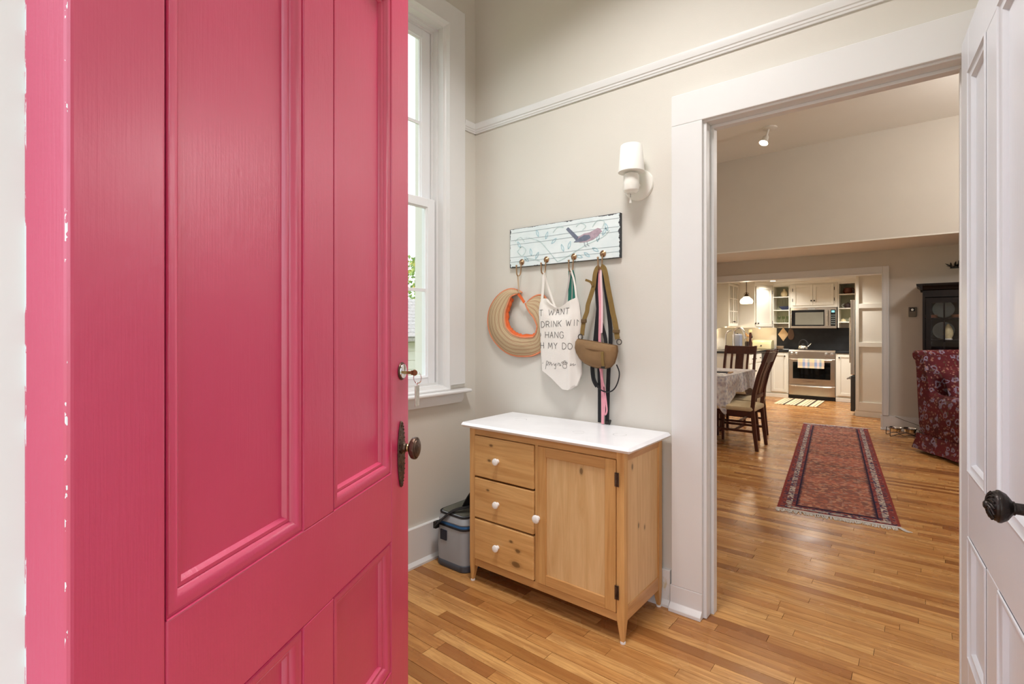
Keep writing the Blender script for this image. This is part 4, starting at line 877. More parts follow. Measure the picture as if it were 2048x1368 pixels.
MB().box(.135, -.085, 0, .165, .07, .016).build('leather_flap', paint('tan_flap', S(176, 140, 104), .6), tbt, world=False, bevel=.003)
# ------------------------------------------------------------------ ceiling spotlight
sp = thing('ceiling_spotlight', 'small white adjustable spotlight on the sloping light dining ceiling', 'spotlight', (-1.377, 6.39, 3.62))
sp['label'] = 'small white adjustable spotlight mounted on the dining room ceiling'
SPW = paint('white_spot_paint', S(226, 222, 214), .4)
MB().lathe([(.075, 0), (.075, -.012), (.06, -.022), (.02, -.026), (0, -.026)], (-1.377, 6.39, 3.62), n=28).build('canopy', SPW, sp, smooth=30)
MB().cyl((-1.39, 6.38, 3.60), (-1.41, 6.34, 3.50), .014, n=10).build('stem', SPW, sp, smooth=40)
dirv = Vector((-.25, -.45, -1)).normalized(); c0 = Vector((-1.405, 6.35, 3.52))
MB().lathe([(.02, 0), (.032, .02), (.036, .06), (.05, .10), (.048, .10), (.03, .08), (0, .08)], c0, dirv, 22).build('lamp_head', SPW, sp, smooth=40)
MB().lathe([(.044, .099), (.03, .103), (0, .104)], c0, dirv, 22).build('bulb', emit('spot_bulb', (1, .9, .72), 30), sp, smooth=40)
point('spot_light', c0 + dirv * .13, 60, (1, .84, .62), .04, spot=110, rot=(-dirv).to_track_quat('Z', 'Y').to_euler())
# ------------------------------------------------------------------ thermostat, wall ornament
th = thing('thermostat', 'small grey square thermostat with dark dial on the beige wall', 'thermostat', (-.125, 8.3, 1.537))
bx('case', paint('grey_plastic', S(128, 122, 112), .5), th, -.165, 8.278, 1.475, -.085, 8.3, 1.600, bevel=.004)
bx('screen', BLACK, th, -.152, 8.275, 1.545, -.100, 8.279, 1.590, bevel=.002); MB().lathe([(.016, 0), (.014, .004), (0, .005)], (-.126, 8.275, 1.566), (0, -1, 0), 16).build('dial', STEEL, th, smooth=30)
wo = thing('wall_ornament', 'dark metal leaf ornament on the wall above the black cupboard', 'ornament', (.36, 8.3, 2.10))
q = random.Random(9)
bx('backbar', BLACK, wo, .24, 8.285, 2.065, .46, 8.3, 2.085)
for i in range(26):
    x = .25 + .2 * i / 25; a = q.uniform(-1.3, 1.3); L = q.uniform(.04, .09)
    MB().sheet(lambda u, v, x=x, a=a, L=L: (x + math.sin(a) * L * v + .02 * math.sin(math.pi * v) * (u - .5), 8.275 - .02 * v, 2.08 + math.cos(a) * L * v), lambda u, v, x=x, a=a, L=L: (x + math.sin(a) * L * v + .02 * math.sin(math.pi * v) * (u - .5), 8.279 - .02 * v, 2.08 + math.cos(a) * L * v), 2, 4).build('leaf', BLACK, wo)
# ------------------------------------------------------------------ black cupboard with plates
DKW = wood('black_stained_wood', S(34, 24, 21), S(18, 13, 12), 'Z', .5, 1, rnd=.05, spec=.3)
hx0, hx1, hy0, hy1 = -.024, 1.05, 7.86, 8.28
hu = thing('china_cupboard', 'black stained china cupboard with glazed doors and moulded cornice', 'cupboard', ((hx0 + hx1) / 2, 8.07, 0))
bx('base_cabinet', DKW, hu, hx0, hy0, .06, hx1, hy1, .92, bevel=.004); bx('plinth', DKW, hu, hx0 + .02, hy0 + .03, 0, hx1 - .02, hy1, .06)
for a in (hx0, hx1 - .025): bx('side_panel', DKW, hu, a, hy0, .92, a + .025, hy1, 1.80)
bx('back_panel', DKW, hu, hx0 + .025, hy1 - .02, .92, hx1 - .025, hy1, 1.80)
bx('frieze', DKW, hu, hx0 + .025, hy0, 1.70, hx1 - .025, hy0 + .03, 1.80)
bx('top_board', DKW, hu, hx0, hy0, 1.80, hx1, hy1, 1.815)
MB().prism([(hy0 + .0, 1.78), (hy0 - .02, 1.79), (hy0 - .03, 1.815), (hy0 - .055, 1.835), (hy0 - .06, 1.86), (hy1, 1.86), (hy1, 1.78)], 'X', hx0 - .02, hx1 + .02).build('cornice', DKW, hu, smooth=30)
MB().prism([(hx0, 1.78), (hx0 - .02, 1.79), (hx0 - .03, 1.815), (hx0 - .055, 1.835), (hx0 - .06, 1.86), (hx0, 1.86)], 'Y', hy0 - .058, hy1).build('side_cornice', DKW, hu, smooth=30)
for z in (1.175, 1.435): bx('shelf', DKW, hu, hx0 + .025, hy0 + .035, z, hx1 - .025, hy1 - .02, z + .018)
for a, b in ((hx0 + .03, .495), (.505, hx1 - .03)):
    dd = MB().box(a, hy0 - .004, .93, a + .05, hy0 + .02, 1.69).box(b - .05, hy0 - .004, .93, b, hy0 + .02, 1.69).box(a + .05, hy0 - .004, .93, b - .05, hy0 + .02, .985).box(a + .05, hy0 - .004, 1.63, b - .05, hy0 + .02, 1.69).build('glazed_door', DKW, hu)
    mid = (a + b) / 2 - (.075 if a < .2 else 0)
    bx('muntin', DKW, dd, mid - .008, hy0, .985, mid + .008, hy0 + .014, 1.63); bx('muntin', DKW, dd, a + .05, hy0, 1.432, b - .05, hy0 + .014, 1.448); bx('muntin', DKW, dd, a + .05, hy0, 1.172, b - .05, hy0 + .014, 1.188)
    xs = (a + .05, mid - .008), (mid + .008, b - .05)
    for xa, xb_ in xs:
        for za, zb in ((.985, 1.172), (1.188, 1.432), (1.448, 1.63)): bx('pane', GLASS, dd, xa, hy0 + .005, za, xb_, hy0 + .009, zb)
PLATE = paint('pale_blue_plate', S(196, 208, 206), .2, .06, 30)
def plate(x, z, r, lab):
    o = thing('plate', lab, 'plate', (x, 8.2, z), 0, 'plates in the black cupboard'); ax = Vector((0, -1, .18)).normalized()
    MB().lathe([(0, .004), (r * .6, .004), (r * .68, .010), (r, .020), (r, .024), (r * .66, .014), (r * .58, .009), (0, .009)], (x, 8.2 - .01, z + r), ax, 30).build('dish', PLATE, o, smooth=40)
    MB().lathe([(r * .98, .0205), (r * .985, .0247), (r * .9, .0232), (r * .9, .0225)], (x, 8.19, z + r), ax, 30).build('rim', paint('plate_rim', S(170, 184, 188), .25), o, smooth=40)
plate(.175, 1.453, .105, 'pale plate on the upper shelf of the black cupboard'); plate(.175, 1.193, .105, 'pale plate on the lower shelf of the black cupboard'); plate(.42, 1.193, .10, 'pale plate standing next to another on the lower shelf of the black cupboard')
fg = thing('figurine', 'cream upright shell ornament in front of a plate in the black cupboard', 'figurine', (.215, 8.03, 1.193))
MB().lathe([(.03, 0), (.035, .02), (.05, .06), (.045, .11), (.03, .15), (.012, .185), (0, .19)], (.215, 8.03, 1.193), n=14).build('body', paint('cream_shell', S(222, 208, 166), .5, .15, 40, .5, 50), fg, smooth=40)
MB().lathe([(.04, 0), (.04, .012), (.028, .016)], (.215, 8.03, 1.193), n=14).build('foot', KNOBW, fg)
for i, x in enumerate((.06, .30)):
    cp = thing('saucer_stack', ('terracotta coloured saucers stacked left of the plate in the black cupboard', 'terracotta coloured saucers stacked right of the plate in the black cupboard')[i], 'saucers', (x, 8.02, 1.453), 0, 'saucer stacks')
    for j in range(3): MB().lathe([(.03, 0), (.06, .008), (.061, .011), (.03, .005)], (x, 8.02, 1.453 + j * .013), n=20).build('saucer', paint('terracotta_glaze', S(196, 134, 108), .4), cp, smooth=40)
# ------------------------------------------------------------------ armchair
def uph():
    m = N('paisley_upholstery'); c = m.coord(); w = m.n('ShaderNodeTexNoise'); m.l(c, w.inputs['Vector']); w.inputs['Scale'].default_value = 7
    v = m.n('ShaderNodeVectorMath', operation='ADD'); m.l(c, v.inputs[0]); sc = m.n('ShaderNodeVectorMath', operation='SCALE'); m.l(w.outputs['Color'], sc.inputs[0]); sc.inputs['Scale'].default_value = .07; m.l(sc.outputs[0], v.inputs[1])
    d = m.voro(v.outputs[0], 13); d2 = m.voro(v.outputs[0], 29); rings = m.math('ADD', m.math('MULTIPLY', d, 1.1), m.math('MULTIPLY', m.math('SUBTRACT', m.noise(c, 30, 2), .5), .7)); n_ = m.noise(v.outputs[0], 30, 3)
    col = m.ramp(m.noise(v.outputs[0], 5, 2), [(.3, S(74, 24, 32)), (.6, S(106, 34, 42))])
    col = m.mix(m.ramp(rings, [(.18, 0.0), (.25, .8), (.36, .8), (.44, 0.0)]), col, S(150, 142, 168))
    col = m.mix(m.ramp(d2, [(.16, .75), (.26, .6), (.32, 0.0)]), col, S(172, 128, 112))
    col = m.mix(m.ramp(n_, [(.58, 0.0), (.66, .7)]), col, S(104, 84, 70)); m.bump(m.noise(c, 300, 2), .15, .002)
    return m.out(col, .8, 0, .3)
UPH = uph()
ac = thing('armchair', 'red paisley upholstered armchair with rolled back and skirt', 'armchair', (-.05, 7.05, 0), math.atan2(-.831, .556))
# local: +x forward, +y towards the far side; the near side lies on y = 0
AW = .84
ac_back = MB().sheet(lambda u, v: (.02 + .10 * (1 - v) - .10 * v ** 1.5, AW * u, .16 + .88 * v), lambda u, v: (.16 + .08 * (1 - v) - .10 * v ** 1.5, AW * u, .16 + .88 * v), 8, 12).build('backrest', UPH, ac, world=False, smooth=60)
MB().tube([(-.055, AW * t, 1.035 + .01 * math.sin(t * math.pi)) for t in [i / 10 for i in range(11)]], .052, 14).build('back_roll', UPH, ac, world=False, smooth=60)
for y0 in (0, AW - .10):
    m = MB(); n = 14; rs = []
    for i in range(n + 1):
        t = i / n; x = .0 + .80 * t
        top = .64 + (.40 * math.exp(-((t) / .13) ** 2)) ; ww = .02 * math.sin(math.pi * t)
        o = []
        for j in range(12):
            a = 2 * math.pi * j / 12
            sx = math.copysign(abs(math.cos(a)) ** .55, math.cos(a)); sz = math.copysign(abs(math.sin(a)) ** .55, math.sin(a))
            zc = (.16 + top) / 2; hz = (top - .16) / 2
            o.append((x - .05 * max(0, (sz * .5 + .5)) * math.exp(-(t / .2) ** 2), y0 + .05 + (.05 + ww) * sx * (1 + .12 * (sz > .5)), zc + hz * sz))
        rs.append(o)
    m.rings(rs).build('arm', UPH, ac, world=False, smooth=70)
MB().box(.14, .15, .16, .80, AW - .15, .34).build('seat_base', UPH, ac, world=False)
MB().rings([rrect(.48, AW / 2, .34, AW / 2 - .155, .06, .34), rrect(.48, AW / 2, .355, AW / 2 - .15, .07, .37), rrect(.48, AW / 2, .355, AW / 2 - .15, .07, .46), rrect(.48, AW / 2, .31, AW / 2 - .19, .06, .49)]).build('seat_cushion', UPH, ac, world=False, smooth=60)
pil = MB()
pil.sheet(lambda u, v: (.27 - .06 * math.sin(math.pi * u) ** .6 * math.sin(math.pi * v) ** .6 - .14 * (v - .5), .09 + .48 * u, .50 + .42 * v), lambda u, v: (.27 + .08 * math.sin(math.pi * u) ** .6 * math.sin(math.pi * v) ** .6 - .14 * (v - .5), .09 + .48 * u, .50 + .42 * v), 12, 12)
po_ = pil.build('pillow', UPH, None, smooth=70, world=False); po_.location = ac.location; po_.rotation_euler = ac.rotation_euler
tag(po_, 'square red paisley cushion leaning in the armchair', 'cushion')
sk = MB(); sp_ = [(-.02, -.012), (.82, -.012), (.82, AW + .012), (-.02, AW + .012)]
pts = []
for (a, b) in zip(sp_, sp_[1:] + sp_[:1]):
    for i in range(14): t = i / 14; pts.append((a[0] + (b[0] - a[0]) * t, a[1] + (b[1] - a[1]) * t))
cxs, cys = .40, AW / 2
def skr(z, g, f): return [(cxs + (x - cxs) * (1 + g) , cys + (y - cys) * (1 + g) + f * .008 * math.sin(i * 1.1), z) for i, (x, y) in enumerate(pts)]
sk.rings([skr(.20, 0, 0), skr(.12, .03, .5), skr(.035, .075, 1), skr(.035, .065, 1), skr(.12, .02, .5), skr(.20, -.01, 0)], loop=True).build('skirt', UPH, ac, world=False, smooth=50)
for (x, y) in ((.08, .08), (.72, .08), (.08, AW - .08), (.72, AW - .08)): MB().cyl((x, y, 0), (x, y, .18), .022, .03, n=10).build('leg', MAH, ac, world=False)
# ------------------------------------------------------------------ pet bowls and cord
pb = thing('pet_bowl_stand', 'black wire stand holding two steel pet bowls by the baseboard', 'pet bowls', (-.215, 7.93, 0), R(18))
def wire(nm, pts, loop=False): return MB().tube(pts, .004, 6, loop=loop).build(nm, BLACK, pb, world=False, smooth=60)
for s in (-1, 1):
    wire('ring', [(s * .075 + .068 * math.cos(a), .068 * math.sin(a), .095) for a in [i * math.pi / 12 for i in range(24)]], True)
    MB().lathe([(.055, .055), (.062, .095), (.071, .103), (.071, .099), (.06, .092), (.052, .058), (0, .058), (0, .055)], (s * .075, 0, 0), n=24).build('bowl', CHROME, pb, world=False, smooth=40)
for s in (-1, 1): wire('leg_frame', smooth_path([(-.145, s * .07, .095), (-.15, s * .075, .02), (-.14, s * .075, .004), (-.06, s * .075, .03), (0, s * .075, .012), (.06, s * .075, .03), (.14, s * .075, .004), (.15, s * .075, .02), (.145, s * .07, .095)], 3))
cord = MB().tube(smooth_path([(-.30, 8.277, .186), (-.22, 8.277, .15), (-.10, 8.277, .11), (.0, 8.277, .075), (.10, 8.277, .05)], 4), .003, 6).build('power_cord', paint('grey_cord', S(120, 112, 104), .6)); tag(cord, 'thin grey cord running down the baseboard behind the armchair', 'cord')
# ------------------------------------------------------------------ kitchen
CAB = paint('cream_cabinet_paint', S(230, 225, 212), .4, .012, 5); CABG = paint('pale_grey_panel_paint', S(206, 204, 194), .45, .012, 5); BEAD = paint('sage_beadboard', S(178, 178, 150), .5)
SLATEC = paint('black_soapstone', S(32, 33, 35), .28, .35, 9); KN = IRON
def shaker(parent, nm, x0, x1, z0, z1, y, mat=CAB, st=.05, knob=None, hinge=None):     # door facing -Y at plane y
    d_ = MB().box(x0, y - .02, z0, x0 + st, y, z1).box(x1 - st, y - .02, z0, x1, y, z1).box(x0 + st, y - .02, z0, x1 - st, y, z0 + st).box(x0 + st, y - .02, z1 - st, x1 - st, y, z1).build(nm, mat, parent, bevel=.003)
    bx('door_panel', mat, d_, x0 + st, y - .008, z0 + st, x1 - st, y, z1 - st)
    if knob: MB().lathe([(.006, 0), (.006, .012), (.014, .016), (.014, .022), (.008, .026), (0, .026)], (knob[0], y - .02, knob[1]), (0, -1, 0), 14).build('knob', KN, d_, smooth=40)
    for hz in hinge[1] if hinge else (): bx('hinge', KN, d_, hinge[0] - .005, y - .024, hz - .03, hinge[0] + .005, y - .018, hz + .03)
    return d_
BY, UY = 10.93, 11.25
def cab(name, label, x0, y0, z0, x1, y1, z1, mat=CAB, toe=False):
    c_ = thing(name, label, 'cabinet', ((x0 + x1) / 2, (y0 + y1) / 2, z0))
    bx('body', mat, c_, x0, y0, z0 + (.09 if toe else 0), x1, y1, z1)
    if toe: bx('toe_kick', mat, c_, x0, y0 + .02, 0, x1, y1, .09); bx('base_moulding', mat, c_, x0, y0 - .012, 0, x1, y0 + .02, .075, bevel=.004)
    return c_
c1 = cab('base_cabinet', 'cream base cabinet with one door between the corner and the stove', -2.43, BY, 0, -2.035, KY - .01, .875, toe=True)
shaker(c1, 'door', -2.33, -2.06, .11, .855, BY, knob=(-2.09, .80)); 
c2 = cab('base_cabinet', 'cream base cabinet with one door between stove and refrigerator', -1.262, BY, 0, -.93, KY - .01, .875, toe=True)
shaker(c2, 'door', -1.235, -.96, .11, .855, BY, knob=(-1.205, .80))
c3 = cab('base_cabinet', 'pale sink base cabinet run with drawers along the kitchen side wall', KX0 + .005, 9.70, 0, -2.45, KY - .01, .875)
bx('end_panel', CABG, c3, KX0 + .005, 9.685, .0, -2.45, 9.70, .875)
for a, b in ((-3.12, -2.84), (-2.80, -2.52)): bx('end_stile', CABG, c3, a, 9.675, .1, b, 9.686, .80, bevel=.004)
for (ya, yb_, za, zb) in ((9.74, 10.28, .70, .855), (9.74, 10.28, .42, .68), (9.74, 10.28, .11, .40), (10.31, 10.60, .70, .855), (10.31, 10.60, .11, .68)):
    d_ = MB().box(-2.45, ya, za, -2.43, yb_, zb).build('drawer', CAB, c3, bevel=.004)
    for t in ((.3, .7) if yb_ - ya > .4 else (.5,)): MB().lathe([(.006, 0), (.006, .012), (.014, .016), (.014, .022), (0, .026)], (-2.43, ya + (yb_ - ya) * t, (za + zb) / 2), (1, 0, 0), 12).build('knob', KN, d_, smooth=40)
dw = bx('dishwasher_gap', BLACK, c3, -2.452, 10.63, .1, -2.436, 10.90, .86)
ct = MB().prism([(KX0 + .005, 9.66), (-2.50, 9.66), (-2.44, 9.69), (-2.415, 9.76), (-2.415, 10.90), (-2.037, 10.90), (-2.037, KY - .005), (KX0 + .005, KY - .005)], 'Z', .877, .914).build('countertop', SLATEC, bevel=.004)
tag(ct, 'L-shaped black stone countertop with the sink', 'countertop')
ct2 = MB().box(-1.262, 10.90, .877, -.93, KY - .005, .914).build('countertop', SLATEC, bevel=.004); tag(ct2, 'short black stone countertop right of the stove', 'countertop')
bs = MB().box(-2.37, KY - .022, .916, -.62, KY - .003, 1.34).build('backsplash', SLATEC); tag(bs, 'black stone backsplash slab behind the stove', 'backsplash')
# stove
st_ = thing('stove', 'stainless steel range with black oven window and front knobs', 'stove', (-1.65, 11.25, 0))
rx0, rx1, ry = -2.030, -1.268, 10.93
bx('body', STEEL, st_, rx0, ry + .02, .07, rx1, KY - .03, .90); bx('toe_kick', BLACK, st_, rx0 + .005, ry + .03, 0, rx1 - .005, KY - .05, .07)
bx('cooktop', paint('black_glass', S(12, 12, 14), .08), st_, rx0, ry + .09, .90, rx1, KY - .03, .918)
MB().prism([(ry - .01, .79), (ry - .01, .90), (ry + .02, .925), (ry + .09, .925), (ry + .09, .79)], 'X', rx0, rx1).build('control_panel', STEEL, st_, bevel=.004)
for x in (-1.975, -1.895, -1.41, -1.32): MB().lathe([(.026, 0), (.026, .008), (.02, .012), (.019, .032), (.015, .036), (0, .036)], (x, ry - .01, .858), (0, -1, .0), 20).build('control_knob', CHROME, st_, smooth=40)
od = MB().box(rx0 + .003, ry - .018, .285, rx1 - .003, ry + .02, .765).build('oven_door', STEEL, st_, bevel=.006)
bx('oven_window', paint('oven_glass', S(10, 12, 12), .05), od, rx0 + .075, ry - .022, .385, rx1 - .075, ry - .016, .70, bevel=.002)
bx('badge', CHROME, od, -1.72, ry - .021, .325, -1.60, ry - .017, .35)
MB().cyl((rx0 + .05, ry - .06, .742), (rx1 - .05, ry - .06, .742), .012, n=12).cyl((rx0 + .07, ry - .06, .742), (rx0 + .07, ry - .01, .742), .009, n=8).cyl((rx1 - .07, ry - .06, .742), (rx1 - .07, ry - .01, .742), .009, n=8).build('door_handle', STEEL, od, smooth=40)
wd_ = MB().box(rx0 + .003, ry - .018, .085, rx1 - .003, ry + .02, .265).build('warming_drawer', STEEL, st_, bevel=.006)
MB().cyl((rx0 + .05, ry - .05, .245), (rx1 - .05, ry - .05, .245), .010, n=12).cyl((rx0 + .08, ry - .05, .245), (rx0 + .08, ry - .01, .245), .008, n=8).cyl((rx1 - .08, ry - .05, .245), (rx1 - .08, ry - .01, .245), .008, n=8).build('drawer_handle', STEEL, wd_, smooth=40)
def plaid():
    m = N('plaid_towel'); c = m.coord(); x, y, z = m.sep(c)
    col = m.ramp(m.math('FRACT', m.math('MULTIPLY', m.math('ADD', x, 5), 5.2)), [(0, S(232, 200, 140)), (.2, S(130, 150, 190)), (.42, S(226, 196, 186)), (.62, S(118, 146, 158)), (.8, S(232, 196, 150))], 'CONSTANT')
    col2 = m.ramp(m.math('FRACT', m.math('MULTIPLY', m.math('ADD', z, 5), 7)), [(0, S(236, 222, 200)), (.5, S(150, 164, 196))], 'CONSTANT')
    return m.out(m.mix(.4, col, col2), .9)
tw = thing('dish_towel', 'plaid dish towel in pastel colours hanging on the oven door handle', 'towel', (-1.63, 10.87, .7))
PT = plaid()
f_ = lambda o, z0: (lambda u, v: (-1.865 + .43 * u, ry - .06 + o + .004 * math.sin(u * 14) * v, .756 - z0 * v))
MB().sheet(f_(-.0155, .165), f_(-.0135, .165), 20, 6).build('front_fall', PT, tw, smooth=50)
MB().sheet(f_(.0135, .11), f_(.0155, .11), 20, 6).build('rear_fall', PT, tw, smooth=50)
MB().sheet(lambda u, v: (-1.865 + .43 * u, ry - .06 - .0155 + .031 * v, .756 + .006 * math.sin(math.pi * v)), lambda u, v: (-1.865 + .43 * u, ry - .06 - .0135 + .027 * v, .7545 + .006 * math.sin(math.pi * v)), 8, 4).build('fold', PT, tw, smooth=50)
# kettle
ke = thing('kettle', 'round steel kettle with black arched handle on the stove', 'kettle', (-1.83, 11.22, .918))
MB().lathe([(.07, 0), (.088, .01), (.092, .035), (.08, .075), (.05, .095), (.03, .10), (0, .10)], (-1.83, 11.22, .918), n=28).build('body', CHROME, ke, smooth=40)
MB().lathe([(.03, 0), (.028, .008), (.01, .014), (.012, .024), (0, .03)], (-1.83, 11.22, 1.016), n=16).build('lid', BLACK, ke, smooth=40)
MB().tube([(-1.76, 11.22, .97), (-1.72, 11.22, 1.01), (-1.695, 11.22, 1.045)], .016, 10, rs=[.02, .014, .012]).build('spout', CHROME, ke, smooth=50)
MB().tube([(-1.83 - .075 * math.cos(a), 11.22, 1.0 + .115 * math.sin(a)) for a in [math.pi * i / 12 for i in range(13)]], .008, 8).build('handle', BLACK, ke, smooth=60)
# microwave
mw = thing('microwave', 'stainless over-range microwave with dark window and vertical handle', 'microwave', (-1.66, 11.40, 1.315))
my = 11.20
bx('body', STEEL, mw, -2.045, my + .02, 1.335, -1.28, KY - .03, 1.728); bx('bottom_vent', BLACK, mw, -2.04, my + .03, 1.315, -1.285, KY - .05, 1.335)
md = MB().box(-2.045, my, 1.335, -1.28, my + .02, 1.728).build('door', STEEL, mw, bevel=.004)
bx('window_surround', paint('black_gloss', S(16, 16, 18), .08), md, -2.03, my - .004, 1.378, -1.475, my + .002, 1.685, bevel=.002)
bx('window', paint('smoked_glass', S(112, 108, 96), .15), md, -1.965, my - .006, 1.40, -1.49, my - .003, 1.64)
bx('keypad', paint('black_keypad', S(22, 24, 24), .2), md, -1.375, my - .004, 1.378, -1.297, my + .002, 1.685); bx('display', emit('green_display', S(120, 190, 200), .8), md, -1.362, my - .006, 1.63, -1.312, my - .003, 1.668)
q = random.Random(4)
for i in range(5):
    for j in range(3): bx('key', paint('key_print', S(110, 116, 110), .5) if i + j == 0 else bpy.data.materials['key_print'], md, -1.365 + j * .022, my - .0055, 1.41 + i * .04, -1.350 + j * .022, my - .003, 1.428 + i * .04)
MB().cyl((-1.425, my - .035, 1.39), (-1.425, my - .035, 1.675), .013, n=12).box(-1.432, my - .03, 1.40, -1.418, my, 1.42).box(-1.432, my - .03, 1.645, -1.418, my, 1.665).build('handle', STEEL, md, smooth=40)
bx('badge', CHROME, md, -1.75, my - .003, 1.695, -1.63, my + .001, 1.715)
# upper cabinets
u1 = cab('wall_cabinet', 'cream double-door wall cabinet above the microwave', -2.066, UY, 1.735, -1.272, KY - .01, 2.19)
shaker(u1, 'door', -2.01, -1.672, 1.775, 2.175, UY, knob=(-1.695, 1.862), hinge=(-2.016, (1.88, 2.08))); shaker(u1, 'door', -1.668, -1.328, 1.775, 2.17, UY, knob=(-1.645, 1.862), hinge=(-1.322, (1.88, 2.08)))
def open_shelf(label, x0, x1, zs):
    c_ = thing('shelf_unit', label, 'shelves', ((x0 + x1) / 2, 11.42, 1.345))
    for a in (x0, x1 - .018): bx('side', CAB, c_, a, UY, 1.345, a + .018, KY - .01, 2.19)
    bx('top', CAB, c_, x0 + .018, UY, 2.165, x1 - .018, KY - .01, 2.19)
    for i in range(int((x1 - x0) / .05)):
        bx('bead_board', BEAD, c_, x0 + .018 + i * .05, KY - .03 - (.002 if i % 2 else 0), 1.42, min(x0 + .018 + i * .05 + .0475, x1 - .018), KY - .022, 2.165)
    for z in zs: bx('shelf', CAB, c_, x0 + .018, UY + .003, z - .018, x1 - .018, KY - .031, z, bevel=.002)
    return c_
open_shelf('open cream shelf unit with vase and bowl left of the microwave', -2.376, -2.070, (1.445, 1.70, 1.962)); open_shelf('open cream shelf unit with brown pots right of the microwave', -1.268, -.985, (1.455, 1.712, 1.975))
u3 = thing('corner_cabinet', 'cream angled corner wall cabinet with one panelled door', 'cabinet', (-2.8, 11.1, 1.345))
MB().prism([(KX0 + .01, 10.70), (-2.58, 10.70), (-2.382, 11.24), (-2.382, KY - .01), (KX0 + .01, KY - .01)], 'Z', 1.345, 2.19).build('body', CAB, u3)
ux = Vector((.198, .54, 0)); uL = ux.length; ux.normalize(); un = Vector((ux.y, -ux.x, 0)); O_ = Vector((-2.58, 10.70, 0)) + un * .001
Md = Matrix(((ux.x, -un.x, 0, O_.x), (ux.y, -un.y, 0, O_.y), (0, 0, 1, 0), (0, 0, 0, 1)))
a, b, z0, z1, s5 = .03, uL - .03, 1.365, 2.15, .055
du = MB().box(a, -.02, z0, a + s5, 0, z1).box(b - s5, -.02, z0, b, 0, z1).box(a + s5, -.02, z0, b - s5, 0, z0 + s5).box(a + s5, -.02, z1 - s5, b - s5, 0, z1).xf(Md).build('door', CAB, u3, bevel=.003)
MB().box(a + s5, -.008, z0 + s5, b - s5, 0, z1 - s5).xf(Md).build('door_panel', CAB, du)
for xx in (.012, .07): MB().lathe([(.006, 0), (.006, .012), (.015, .016), (.015, .022), (0, .026)], (xx, -.02 if xx > .03 else 0, 1.43), (0, -1, 0), 12).xf(Md).build('knob', KN, du, smooth=40)
for hz in (1.45, 2.05): MB().box(b + .001, -.024, hz - .035, b + .011, -.016, hz + .035).xf(Md).build('hinge', KN, du)
# glazed side cabinet on the kitchen's side wall
u4 = thing('glazed_cabinet', 'grey sided wall cabinet with small-paned glass door and arched bracket', 'cabinet', (-3.03, 10.35, 1.28))
MB().prism([(KX0 + .005, 1.18), (KX0 + .06, 1.28), (-3.05, 1.34), (-2.87, 1.375), (-2.87, 2.19), (KX0 + .005, 2.19)], 'Y', 10.02, 10.04).build('side_panel', CABG, u4)
bx('body', CAB, u4, KX0 + .005, 10.04, 1.37, -2.98, 10.68, 2.19); bx('bottom', CAB, u4, -2.98, 10.04, 1.37, -2.89, 10.68, 1.39); bx('top', CAB, u4, -2.98, 10.04, 2.17, -2.89, 10.68, 2.19)
bx('far_side', CAB, u4, -2.98, 10.66, 1.39, -2.89, 10.68, 2.17)
gd = MB().box(-2.89, 10.04, 1.375, -2.87, 10.09, 2.185).box(-2.89, 10.63, 1.375, -2.87, 10.68, 2.185).box(-2.89, 10.09, 1.375, -2.87, 10.63, 1.43).box(-2.89, 10.09, 2.14, -2.87, 10.63, 2.185).box(-2.89, 10.335, 1.43, -2.87, 10.385, 2.14).build('glass_door', CAB, u4, bevel=.002)
for (ya, yb_) in ((10.09, 10.335), (10.385, 10.63)):
    bx('muntin', CAB, gd, -2.886, (ya + yb_) / 2 - .008, 1.43, -2.872, (ya + yb_) / 2 + .008, 2.14)
    for z in (1.66, 1.90): bx('muntin', CAB, gd, -2.886, ya, z - .008, -2.872, yb_, z + .008)
    for za, zb in ((1.43, 1.652), (1.668, 1.892), (1.908, 2.14)):
        for y0, y1 in ((ya, (ya + yb_) / 2 - .008), ((ya + yb_) / 2 + .008, yb_)): bx('pane', GLASS, gd, -2.881, y0, za, -2.877, y1, zb)
for y in (10.33, 10.39): MB().lathe([(.006, 0), (.006, .012), (.013, .016), (.013, .022), (0, .026)], (-2.87, y, 1.46), (1, 0, 0), 12).build('knob', KN, gd, smooth=40)
cr = MB().prism([(UY - .0, 2.19), (UY - .02, 2.20), (UY - .05, 2.235), (UY - .05, KH), (KY, KH), (KY, 2.19)], 'X', -2.382, -.93).build('trim_9', CAB, smooth=30); cr['kind'] = 'structure'
cr2 = MB().prism([(KX0, 10.66), (-2.565, 10.66), (-2.36, 11.21), (-2.382, KY), (KX0, KY)], 'Z', 2.19, KH).prism([(KX0, 9.99), (-2.84, 9.99), (-2.84, 10.66), (KX0, 10.66)], 'Z', 2.19, KH).build('trim_10', CAB); cr2['kind'] = 'structure'
# refrigerator and its end panel
fp = thing('end_panel', 'tall white panelled end wall beside the refrigerator', 'panel', (-.65, 9.31, 0))
bx('board', CAB, fp, -.815, 9.312, 0, -.455, 9.335, KH)
for z0, z1 in ((.09, .22), (1.05, 1.12), (1.63, 1.70)): bx('rail', CAB, fp, -.775, 9.286, z0, -.455, 9.312, z1, bevel=.003)
bx('stile', CAB, fp, -.815, 9.286, .09, -.775, 9.312, KH, bevel=.003); bx('top_rail', CAB, fp, -.775, 9.30, 2.17, -.455, 9.312, KH)
bx('base_moulding', CAB, fp, -.825, 9.288, 0, -.455, 9.312, .09, bevel=.004)
fr = thing('refrigerator', 'stainless french-door refrigerator with freezer drawer seen edge-on', 'refrigerator', (-.5, 9.8, 0))
FRS = paint('fridge_side_grey', S(150, 150, 144), .45, metal=.3); FRD = paint('fridge_dark', S(60, 58, 54), .5)
bx('body', FRS, fr, -.83, 9.345, .02, .1, 10.26, 1.755)
